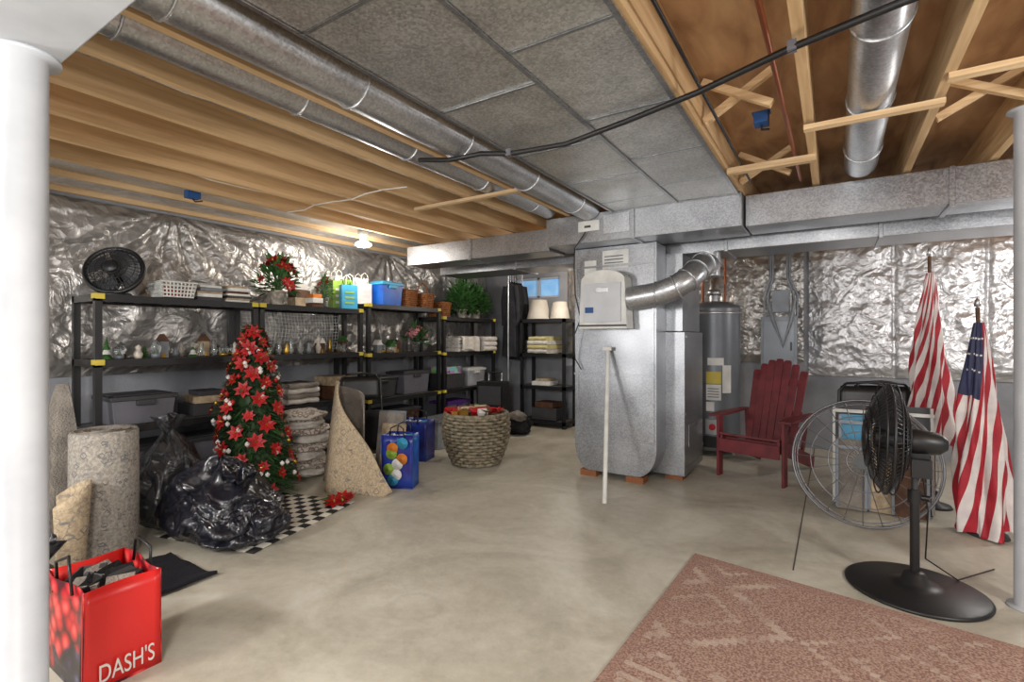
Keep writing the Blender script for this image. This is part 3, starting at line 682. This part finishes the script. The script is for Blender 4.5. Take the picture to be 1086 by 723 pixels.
# big wicker basket
q=MB(); rows=15; seg=96; NS=16
def bR(t): return .235+.112*math.sin(t*pi*.62)-.02*t*t
q.lathe([(0,.012),(.22,.012),(bR(0)*.95,.02),(bR(.5)*.95,.26),(bR(1)*.95,.5)],'brown',seg=40)
for j in range(rows):
    t=(j+.5)/rows; z=.012+.495*t; pts=[]
    for k in range(seg):
        a=2*pi*k/seg; r=bR(t)+.013*math.sin(a*NS+(pi if j%2 else 0)); pts.append((r*math.cos(a),r*math.sin(a),z))
    q.tube(pts,.0165,'wicker',seg=7,closed=True)
for k in range(NS*2):
    a=2*pi*k/(NS*2); q.tube([((bR(t/6)-.002)*math.cos(a),(bR(t/6)-.002)*math.sin(a),.01+.495*t/6) for t in range(7)],.009,'wicker',seg=6)
rt=bR(1); q.ring((0,0,.515),rt,.022,'wicker',seg=60,ts=8); q.ring((0,0,.018),bR(0),.016,'wicker',seg=60,ts=8)
q.lathe([(rt,.49),(rt*.5,.50),(0,.51)],'brown',seg=30)
random.seed(5)
for i in range(38):
    a=random.random()*6.28; r=random.uniform(0,rt*.85); p=(r*math.cos(a),r*math.sin(a),.54)
    if i%4==0: q.flower(p,(random.uniform(-.4,.4),random.uniform(-.4,.4),1),.08,'red')
    else: q.cbox(p,(random.uniform(.06,.16),.07,.05),random.choice(['red','leaf','gold','leaf','brown','paper','red','book_tan']),rz=random.random()*3,rx=random.random()*.7)
q.obj('woven_basket',(-3.13,4.17,0))
# christmas tree
random.seed(11); q=MB(); H=1.40
q.tube([(0,0,0),(0,0,H)],.03,'brown',r2=.008); q.lathe([(0,.06),(.14,.05),(.16,0),(0,0)],'brown',seg=18)
q.lathe([(.19,.10),(.20,.3),(.12,.8),(.02,H)],'pine',seg=20)
def tR(t,a=0): return (.285*(1-t)**.62+.035)*(1+.35*noise.noise(Vector((math.cos(a)*1.5,math.sin(a)*1.5,t*5))))
for i in range(2700):
    t=random.random()**1.1; z=.07+t*(H-.07); a=random.random()*2*pi; R=tR(t,a)
    d=Vector((math.cos(a),math.sin(a),random.uniform(-.5,.35))); p=Vector((math.cos(a)*R*.5,math.sin(a)*R*.5,z))
    q.leaf(p,d,R*.5+.035,.017,random.choice(['pine','pine','leaf']))
for i in range(84):
    t=(i+.5)/84; z=.1+t*(H-.12); a=i*2.4; R=tR(t,a)
    d=Vector((math.cos(a),math.sin(a),.3)); q.flower((math.cos(a)*R,math.sin(a)*R,z),d,random.uniform(.04,.075) if i%13==6 else random.uniform(.05,.08),'towel' if i%13==6 else 'red')
for i in range(150):
    t=random.random(); z=.1+t*(H-.14); a=random.random()*6.28; R=tR(t,a)
    q.lathe([(0,-.022),(.015,-.01),(.018,.005),(0,.022)],random.choice(['gold','towel','brown','red','paper']),c=(math.cos(a)*R,math.sin(a)*R,z),seg=8)
q.obj('christmas_tree',(-3.95,2.26,0))
# rugs and bags on the left
q=MB(); R=.165
q.lathe([(R*.9,0),(R,.02),(R*1.01,.4),(R,.74),(R*.95,.755),(R*.8,.74)],'rug_beige_fine',seg=44,fn=lambda a,j:1+.015*math.sin(3*a))
q.sheet(lambda u,v:Vector(((R*(1-.82*u))*math.cos(u*22),(R*(1-.82*u))*math.sin(u*22),.70+v*.055)),160,1,'grey_fabric')
q.lathe([(R*.96,.745),(0,.72)],'rug_beige',seg=30)
q.obj('rolled_rug',(-3.66,1.19,0),.3)
q=MB()
def cr(u,v):
    a=-1.2+u*4.0; r=.075+.03*v; return Vector((r*math.cos(a)*1.1,r*math.sin(a),v*(.42+.10*math.sin(u*3))))
q.sheet(cr,30,8,'rug_beige'); q.obj('rolled_rug',(-3.46,.955,0),.4,solid=.012)
q=MB()
def cr2(u,v):
    w=.30*(1-v)**.8+.04; return Vector(((u-.5)*.04+.05*v,(u-.5)*w+.03*math.sin(u*9)*(1-v),v*1.02))
q.sheet(cr2,30,12,'grey_fabric'); q.obj('draped_blanket',(-3.96,1.05,0),.25,solid=.02)
q=MB(); q.box((-.16,-.12,0),(.16,.12,.55),'brown'); q.box((-.14,.0-.125,.05),(.14,-.12,.5),'dark_grey'); q.box((-.18,-.14,.55),(.18,.14,.58),'brown')
random.seed(3)
for i in range(10): q.flower((random.uniform(-.1,.1),random.uniform(-.08,.08),.62),(random.uniform(-.5,.5),random.uniform(-.5,.5),1),.06)
q.obj('wooden_crate',(-4.42,1.16,0),bevel=.004)
q=MB(); q.bag((0,0,0),.40,.50,'black_bag',2,tie=False,sq=.85,pl=7); q.bag((.22,.02,0),.26,.34,'black_bag',5,tie=True,pl=7); q.obj('black_trash_bag',(-3.38,1.72,0))
q=MB(); q.bag((0,0,0),.25,.66,'dusty_bag',3,sq=1.0,pl=9); q.obj('black_trash_bag',(-3.88,1.62,0))
q=MB(); q.bag((0,0,0),.13,.20,'black_bag',9,48,24); q.obj('black_trash_bag',(-3.22,.78,0))
q=MB()
def bc(u,v):
    x=-.24+u*.49; y=-.20+v*.38; z=.02+.03*abs(noise.noise(Vector((x*5,y*5,0))))
    return Vector((x+.04*noise.noise(Vector((0,y*6,1))),y+.05*noise.noise(Vector((x*5,0,4))),z))
q.sheet(bc,24,24,'black_carpet'); q.obj('black_carpet',(-3.08,1.22,0),solid=.018)
q=MB(); q.sheet(lambda u,v:Vector((-.42+.84*u,-.5+v*1.0,.008+.004*math.sin(v*9))),10,20,'checker'); q.obj('checkered_runner',(-3.46,2.06,0),.25,solid=.006)
q=MB()
def sr(u,v):
    x=-.42+.82*u; y=-.20*math.sin(pi*u)+.03*math.sin(u*11)
    top=.90-.02*u if u<.32 else .90-.55*(u-.32)/.45 if u<.77 else .35-.33*(u-.77)/.23
    return Vector((x+ .02*v,y+.12*v*(1-u*.3),.0+v*top))
q.sheet(sr,40,16,'rug_beige')
def sr2(u,v):
    x=-.36+.36*u; y=.10+.10*math.sin(pi*u); return Vector((x,y,v*(.86-.1*u)))
q.sheet(sr2,20,10,'grey_fabric'); q.obj('folded_rug',(-3.50,2.90,0),solid=.014)
q=MB(); q.cbox((0,.02,.30),(.26,.015,.60),'grey_fabric',rx=-.16); q.cbox((.05,-.02,.25),(.24,.015,.50),'book_tan',rx=-.18); q.cbox((0,.045,.30),(.28,.01,.62),'panel_grey',rx=-.14); q.obj('poster_boards',(-3.50,3.30,0),.3)
q=MB(); random.seed(2)
for i in range(5): q.flower((random.uniform(-.09,.09),random.uniform(-.06,.06),.035),(random.uniform(-.3,.3),random.uniform(-.5,0),1),.085)
for i in range(8): q.leaf((0,0,.03),(math.cos(i),math.sin(i),.1),.13,.05,'leaf')
q.obj('poinsettia_garland',(-3.28,2.54,0))
q=MB()
for i in range(8): q.blob((random.uniform(-.04,.04),random.uniform(-.08,.08),.07+.075*i),(.18,.2,.055),'plaid' if i%2 else 'towel',i,.2,2,28)
q.obj('blanket_pile',(-4.10,2.86,.0))
def shopbag(w,d,h,m1,m2,fill=0):
    q=MB(); a=.96
    for s_ in (-1,1):
        q.sheet(lambda u,v:Vector(((u-.5)*w*(a+(1-a)*v),s_*(d/2+.012*math.sin(u*6)*v),v*h)),10,6,m1)
        q.sheet(lambda u,v:Vector((s_*(w/2*(a+(1-a)*v)-.02*math.sin(pi*u)*v),(u-.5)*d,v*h)),10,6,m2)
        q.tube([(-w*.22,s_*d*.5,h-.03),(-w*.2,s_*d*.52,h+.06),(0,s_*d*.45,h+.09),(w*.2,s_*d*.52,h+.06),(w*.22,s_*d*.5,h-.03)],.006,'black_plastic',seg=6)
    q.box((-w/2*a,-d/2,0),(w/2*a,d/2,.01),m1)
    random.seed(6)
    for i in range(14): q.cbox((random.uniform(-w*.33,w*.33),random.uniform(-d*.3,d*.3),h-.06),(.09,.07,.08),random.choice(['dark_grey','black_fabric','grey_fabric','black_fabric','brown'] if fill==0 else ['paper','navy','cyan','lime']),rz=random.random()*3,rx=random.random())
    return q
q=shopbag(.28,.18,.46,'navy','blue',1)
random.seed(4)
for i in range(8): q.lathe([(.05,0),(0,.003)],random.choice(['lime','cyan','orange','paper']),seg=14,M=Matrix.Translation((random.uniform(-.08,.08),-.108,.08+.045*i))@Matrix.Rotation(pi/2,4,'X'))
q.obj('blue_shopping_bag',(-3.20,3.16,0),.45,solid=.003)
q=shopbag(.34,.22,.42,'navy','navy',1); q.obj('blue_shopping_bag',(-3.78,3.96,0),.3,solid=.003)
q=shopbag(.36,.25,.38,'berries','red_glossy'); bag=q.obj('red_shopping_bag',(-2.44,.795,0),.0,solid=.003)
tc=bpy.data.curves.new('lettering','FONT'); tc.body="DASH'S"; tc.size=.085; tc.extrude=.001; tc.align_x='CENTER'; tc.materials.append(MATS['white_plastic'])
to=bpy.data.objects.new('lettering',tc); S.collection.objects.link(to); to.parent=bag; to.rotation_euler=(pi/2,0,pi/2); to.location=(.1835,.01,.035); to.scale=(.66,1.1,1)
tub('storage_tub',(-4.0,4.62,0),.36,.50,.32,'clear_bin','panel_grey')
stack('box_stack',-4.0,5.12,0,[(.3,.34,.22,'dark_grey'),(.28,.3,.12,'print'),(.2,.2,.05,'paper')],21)
q=MB(); q.blob((0,0,.13),(.22,.16,.15),'black_fabric',4,.3,2,36); q.blob((.05,-.06,.25),(.12,.1,.07),'grey_fabric',6,.3,2,24); q.obj('duffel_bag',(-3.62,5.72,0))
def foldchair(loc,rz,seatm='black_fabric'):
    q=MB()
    for s_ in (-1,1):
        q.tube([(s_*.21,-.03,0),(s_*.21,.0,.45),(s_*.2,.06,.86),(s_*.15,.07,.92)],.011,'black_plastic'); q.tube([(s_*.18,.06,0),(s_*.18,.03,.5)],.011,'black_plastic')
    q.tube([(-.15,.07,.92),(0,.075,.935),(.15,.07,.92)],.011,'black_plastic')
    q.sheet(lambda u,v:Vector(((u-.5)*.38,.03+.03*v+.02*math.sin(pi*u),.66+.24*v)),10,4,'black_plastic')
    q.sheet(lambda u,v:Vector(((u-.5)*.37,-.05+.04*v,.18+.38*v)),8,4,seatm)
    q.tube([(-.21,-.02,.12),(.21,-.02,.12)],.008,'black_plastic')
    q.obj('folding_chair',loc,rz,solid=.006)
foldchair((-4.05,3.45,0),1.0)
foldchair((.24,4.95,0),.10); foldchair((.34,5.10,0),.10)
# water heater
q=MB()
q.lathe([(0,.06),(.26,.06),(.275,.09),(.278,.11),(.275,.13),(.275,1.60),(.278,1.62),(.27,1.65),(.15,1.70),(0,1.72)],'tank_grey',seg=48)
q.lathe([(.277,.12),(.281,.125),(.281,.14),(.277,.145)],'steel',seg=48); q.lathe([(.277,1.56),(.281,1.565),(.281,1.58),(.277,1.585)],'steel',seg=48)
for a in (0,2,4): q.tube([(.2*math.cos(a),.2*math.sin(a),0),(.2*math.cos(a),.2*math.sin(a),.07)],.02,'steel')
def lab(a0,a1,z0,z1,m,r=.2785): q.sheet(lambda u,v:Vector((r*math.cos(a0+(a1-a0)*u),r*math.sin(a0+(a1-a0)*u),z0+(z1-z0)*v)),8,2,m)
A=-pi/2+.25
lab(A-.35,A+.2,.80,.93,'yellow_clip'); lab(A-.35,A+.2,.62,.79,'paper'); lab(A-.3,A+.3,1.0,1.08,'paper',.279); lab(A-.35,A-.05,.50,.60,'paper'); lab(A+.25,A+.6,.7,1.0,'paper')
for k in range(4): lab(A-.30,A+.12,.65+.03*k,.66+.03*k,'grey_bin',.2795)
q.cbox((.05,-.31,.34),(.14,.08,.16),'steel'); q.tube([(.05,-.36,.34),(.05,-.33,.34)],.035,'red',seg=18); q.cbox((.05,-.30,.17),(.2,.03,.12),'black_plastic')
q.tube([(.13,-.31,.30),(.17,-.33,.2),(.09,-.29,.14)],.006,'copper')
q.tube([(-.12,.0,1.66),(-.12,.0,2.06)],.012,'copper'); q.tube([(.12,.0,1.66),(.12,.0,2.3)],.012,'copper'); q.tube([(0,0,1.70),(0,0,1.85),(.0,.1,2.0),(0,.2,2.06),(0,.55,2.1)],.05,'galv_round',seg=18)
q.lathe([(.0,1.86),(.07,1.84),(.08,1.78),(.07,1.78)],'galv_round',seg=18)
q.obj('water_heater',(-1.15,6.03,0))
q=MB(); q.box((-.74,6.66,.86),(-.36,6.74,1.55),'panel_grey'); q.box((-.71,6.65,.90),(-.39,6.66,1.5),'tank_grey'); q.box((-.43,6.643,1.15),(-.41,6.65,1.25),'black_plastic'); q.box((-.62,6.64,1.6),(-.44,6.74,1.86),'panel_grey')
for x in (-.7,-.66,-.40,-.36): q.tube([(x,6.68,1.55),(x,6.68,1.8),(x*.6-.22,6.68,2.0),(x*.6-.22,6.70,2.38)],.014,'panel_grey',seg=8)
q.tube([(-.66,6.62,1.75),(-.6,6.58,1.5),(-.5,6.58,1.2),(-.42,6.58,1.5),(-.38,6.62,1.75)],.02,'panel_grey',seg=10)
q.obj('electrical_panel',bevel=.004)
# adirondack chair
q=MB(); wdm='red_wood'
def plank(a,b_,w,t,side,m=wdm,w2=None):
    a=Vector(a);b_=Vector(b_);side=Vector(side).normalized();d=(b_-a).normalized();nn=d.cross(side).normalized(); w2=w2 or w
    vs=[]
    for p,ww in ((a,w),(b_,w2)):
        for s_,t_ in ((-1,-1),(1,-1),(1,1),(-1,1)): vs.append(p+side*s_*ww/2+nn*t_*t/2)
    q.add(vs,[(3,2,1,0),(4,5,6,7),(0,1,5,4),(1,2,6,5),(2,3,7,6),(3,0,4,7)],m)
for s_ in (-1,1):
    plank((s_*.285,-.28,0),(s_*.285,-.28,.56),.09,.024,(0,1,0))
    plank((s_*.25,-.33,.36),(s_*.25,.62,.06),.12,.024,(0,.25,1))
    plank((s_*.25,.30,.22),(s_*.28,.34,.56),.06,.024,(0,1,0))
    q.add([(s_*.31+dx*.42,y,z) for z in (.56,.58) for dx,y in ((-.12,-.36),(.12,-.36),(.15,-.1),(.09,.38),(-.05,.38),(-.15,-.1))],[(0,5,4,3,2,1),(6,7,8,9,10,11)]+[(k,(k+1)%6,(k+1)%6+6,k+6) for k in range(6)],wdm)
for i in range(6):
    t=i/5; y=-.31+.085*i; z=.375-.03*i+(.02 if i==0 else .0); plank((-.265,y,z),(.265,y,z),.075,.02,(0,1,-.3))
plank((-.265,-.335,.30),(.265,-.335,.30),.12,.02,(0,0,1))
for i in range(7):
    s_=(i-3); x0_=s_*.064; x1_=s_*.073; top=1.10-.013*s_*s_
    a=Vector((x0_,.13,.20)); b_=Vector((x1_,.46,top-.04)); plank(a,b_,.059,.018,(1,0,0),w2=.071); 
    d=(b_-a).normalized(); 
    for (h0,h1,w0,w1_) in ((0,.015,.071,.064),(.015,.026,.064,.044)): plank(b_+d*h0,b_+d*h1,w0,.018,(1,0,0),w2=w1_)
for z,y in ((.42,.24),(.56,.30),(.85,.42)): plank((-.25,y+.0,z),(.25,y,z),.06,.02,(0,.35,1))
q.obj('adirondack_chair',(-.57,5.27,0),math.radians(-14),bevel=.003)
# pedestal fan
q=MB()
q.lathe([(0,0),(.30,0),(.303,.010),(.29,.018),(.12,.030),(.06,.045),(.045,.09),(.02,.10),(0,.10)],'black_plastic',seg=64)
q.tube([(0,0,.08),(0,0,.48)],.021,'black_plastic',seg=16); q.tube([(0,0,.46),(0,0,.76)],.014,'dark_grey',seg=16); q.tube([(0,0,.45),(0,0,.52)],.03,'black_plastic',seg=16); q.tube([(.02,0,.48),(.06,-.01,.48)],.015,'black_plastic',seg=10)
ax=Vector((-1,-.06,.04)).normalized()
c=Vector((-.12,-.01,.77)); fanhead(q,c,ax,.285,.17,nr=72,blades=5)
q.tube([c-ax*.09,c-ax*.12,c-ax*.22,c-ax*.25],lambda t:[.06,.065,.055,.03][int(round(t*3))],'black_plastic',seg=24)
q.cbox((.02,0,.70),(.07,.06,.14),'black_plastic'); q.cbox((.02,-.05,.64),(.08,.06,.09),'black_plastic')
q.tube([(.03,.02,.62),(.06,.05,.4),(.05,.06,.15),(.2,.2,.02),(.4,.5,.01)],.004,'black_cable',seg=5)
q.obj('pedestal_fan',(.35,3.295,0))
# wire wheel decoration
q=MB(); nx=Vector((-.06,-1,.22)).normalized(); u=Vector((1,-.06,0)).normalized(); w_=u.cross(nx).normalized(); 
if w_.z<0: w_=-w_
c=Vector((0,0,.435))
for R,dp,th in ((.43,0,.008),(.40,.0,.004),(.31,.05,.004),(.2,.10,.004),(.09,.13,.006)): q.ring(c+nx*dp,R,th,'wire_metal',axis=nx,seg=56)
q.ring(c-nx*.12,.43,.006,'wire_metal',axis=nx,seg=56)
for k in range(24):
    a=2*pi*k/24; d=u*math.cos(a)+w_*math.sin(a); q.tube([c+d*.05+nx*.13,c+d*.2+nx*.10,c+d*.31+nx*.05,c+d*.43],.003,'wire_metal',seg=5)
    if k%2==0: q.tube([c+d*.43,c+d*.43-nx*.12],.003,'wire_metal',seg=5)
q.tube([c+nx*.10,c+nx*.16],.05,'black_plastic',seg=20)
q.obj('wire_wheel_decoration',(.17,4.24,0))
q=MB()
for i,(x0_,x1_,h,y,m) in enumerate(((-.0,.60,.78,0,'dark_grey'),(.04,.30,.70,-.05,'cyan'),(.22,.40,.74,-.09,'book_tan'),(.36,.56,.60,-.12,'brown'),(.02,.2,.52,-.13,'grey_fabric'))):
    q.cbox(((x0_+x1_)/2,y+.05,h/2+.005),(x1_-x0_,.02,h),m,rx=-.1)
    fm_='white_plastic' if i in (0,) else 'panel_grey'
    q.cbox(((x0_+x1_)/2,y+.035,h-.05),(x1_-x0_+.02,.02,.025),fm_,rx=-.1); q.cbox((x0_,y+.035,h/2+.01),(.018,.02,h*.98),fm_,rx=-.1); q.cbox((x1_,y+.035,h/2+.01),(.018,.02,h*.98),fm_,rx=-.1)
q.obj('picture_frame_stack',(.0,4.66,0))
q=MB()
for s_ in (0,.5): 
    q.tube([(s_,0,0),(s_,.0,.62)],.012,'white_plastic'); q.tube([(s_,.3,0),(s_,.0,.62)],.012,'white_plastic')
q.tube([(0,0,.62),(.5,0,.62)],.014,'white_plastic'); q.tube([(0,0,.2),(.5,0,.2)],.010,'white_plastic'); q.obj('drying_rack',(.08,5.5,0))
# flags
def flag(name,loc,htop,ztop,zbot,R,tw,lean,seed,canton):
    q=MB(); L=Vector(lean)
    ax_=lambda z:L*(z/htop)
    q.tube([ax_(0)+Vector((0,0,0)),ax_(htop)+Vector((0,0,htop))],.012,'brown'); q.lathe([(0,0),(.02,.01),(.012,.05),(0,.07)],'steel',c=(L.x,L.y,htop),seg=12)
    q.lathe([(0,0),(.11,0),(.1,.02),(.03,.04),(.02,.12)],'dark_grey',seg=24)
    nu,nv=130,40; vs=[]
    for j in range(nv+1):
        v=j/nv; z=ztop+(zbot-ztop)*v; r=R*(.16+.84*v**.8)
        for i in range(nu):
            a=2*pi*i/nu+v*tw; pl=1+.26*math.sin((a-v*tw*.7)*5+seed)*min(1,v*3)+.10*math.sin(a*11+seed*2)
            rag=(.05*math.sin(a*2+seed)+.03*math.sin(a*5))*v
            c_=ax_(z)+Vector((-.02*math.sin(v*3),-.02,0)); vs.append(c_+Vector((math.cos(a)*r*pl,math.sin(a)*r*pl*.8,max(.012,z+rag))))
    mats={'flag_red':[],'flag_white':[],'flag_blue':[]}
    for j in range(nv):
        for i in range(nu):
            f=(j*nu+i,j*nu+(i+1)%nu,(j+1)*nu+(i+1)%nu,(j+1)*nu+i)
            mm='flag_red' if (i//5)%2==0 else 'flag_white'
            if canton and j<nv*canton and 10<i<110: mm='flag_blue'
            mats[mm].append(f)
    o=q.add(vs,mats['flag_red'],'flag_red',True)
    for mm in ('flag_white','flag_blue'):
        if mats[mm]:
            k=len(q.mats); q.mats.append(mm)
            for f in mats[mm]: q.f.append([x+o for x in f]); q.fm.append(k); q.fs.append(True)
    if canton:
        for j in range(3,int(nv*canton)-1,3):
            for i in range(14,108,7):
                p=Vector(vs[j*nu+i]); nn=(p-ax_(p.z)-Vector((0,0,p.z))).normalized(); t=nn.cross(Vector((0,0,1))).normalized(); p=p+nn*.003
                q.add([p+t*.009*math.cos(k*pi/5)*(1 if k%2==0 else .45)+Vector((0,0,1))*.009*math.sin(k*pi/5)*(1 if k%2==0 else .45) for k in range(10)],[tuple(range(10))],'paper')
    q.obj(name,loc)
flag('american_flag',(.65,5.0,0),1.93,1.80,.50,.135,-2.8,(-.03,0,0),1,0)
flag('american_flag',(.85,4.46,0),1.50,1.40,.03,.15,-2.0,(-.05,0,0),2,.34)
# ---------------------------------------------------------------- lights
def lampfix(x,y,z,p):
    q=MB(); q.lathe([(0,.1),(.055,.1),(.06,.07),(.035,.04),(.03,.0),(0,0)],'white_plastic',c=(0,0,0),seg=20)
    q.lathe([(0,-.065),(.06,-.06),(.085,-.045),(.085,-.03),(.04,0),(0,0)],'bulb',seg=24); q.obj('ceiling_light',(x,y,z))
    l=bpy.data.lights.new('lamp','POINT'); l.energy=p; l.color=(1,.94,.85); l.shadow_soft_size=.06
    o=bpy.data.objects.new('ceiling_lamp_glow',l); S.collection.objects.link(o); o.location=(x,y,z-.16)
lampfix(-4.22,3.62,2.33,24)
lampfix(-2.9,5.9,2.28,38)  # unseen bulb and fixture added behind the trunk to light the back area
def point(name,loc,p,r,c=(1,.97,.93)):
    l=bpy.data.lights.new(name,'POINT'); l.energy=p; l.shadow_soft_size=r; l.color=c; o=bpy.data.objects.new(name,l); S.collection.objects.link(o); o.location=loc
point('fill_light',(-.3,-.5,1.8),180,.25)  # unseen fill lights added out of view, no fixtures belong to them
point('fill_light',(1.9,1.8,1.6),100,.2)
point('fill_light',(-2.8,-.7,1.6),125,.2)
point('fill_light',(1.9,5.3,1.7),52,.15)
w=bpy.data.worlds.new('World'); S.world=w; w.use_nodes=True; w.node_tree.nodes['Background'].inputs[0].default_value=(.95,.97,1,1); w.node_tree.nodes['Background'].inputs[1].default_value=1.3
# camera
cd=bpy.data.cameras.new('camera'); cam=bpy.data.objects.new('camera',cd); S.collection.objects.link(cam); S.camera=cam
cd.sensor_width=36; cd.lens=530/1086*36; cd.shift_y=-3.5/1086; cd.clip_start=.05
cam.location=(0,0,1.3); cam.rotation_euler=(pi/2,0,math.radians(32.8))
S.view_settings.view_transform='Standard'
# area rug
q=MB(); c=[(-.70,3.11),(.95,2.86),(.75,.6),(-.80,.75)]
def fx(z,s0):
    def f(u,v):
        u=s0+(1-2*s0)*u; v=s0+(1-2*s0)*v
        a=Vector(c[0]).lerp(Vector(c[1]),u); b_=Vector(c[3]).lerp(Vector(c[2]),u); p=a.lerp(b_,v); return Vector((p.x,p.y,z))
    return f
q.sheet(fx(.010,0),8,8,'rug_border'); q.sheet(fx(.0115,.03),8,8,'rug_red'); q.box((-.6,.9,0),(.6,2.8,.009),'rug_border'); q.obj('area_rug')
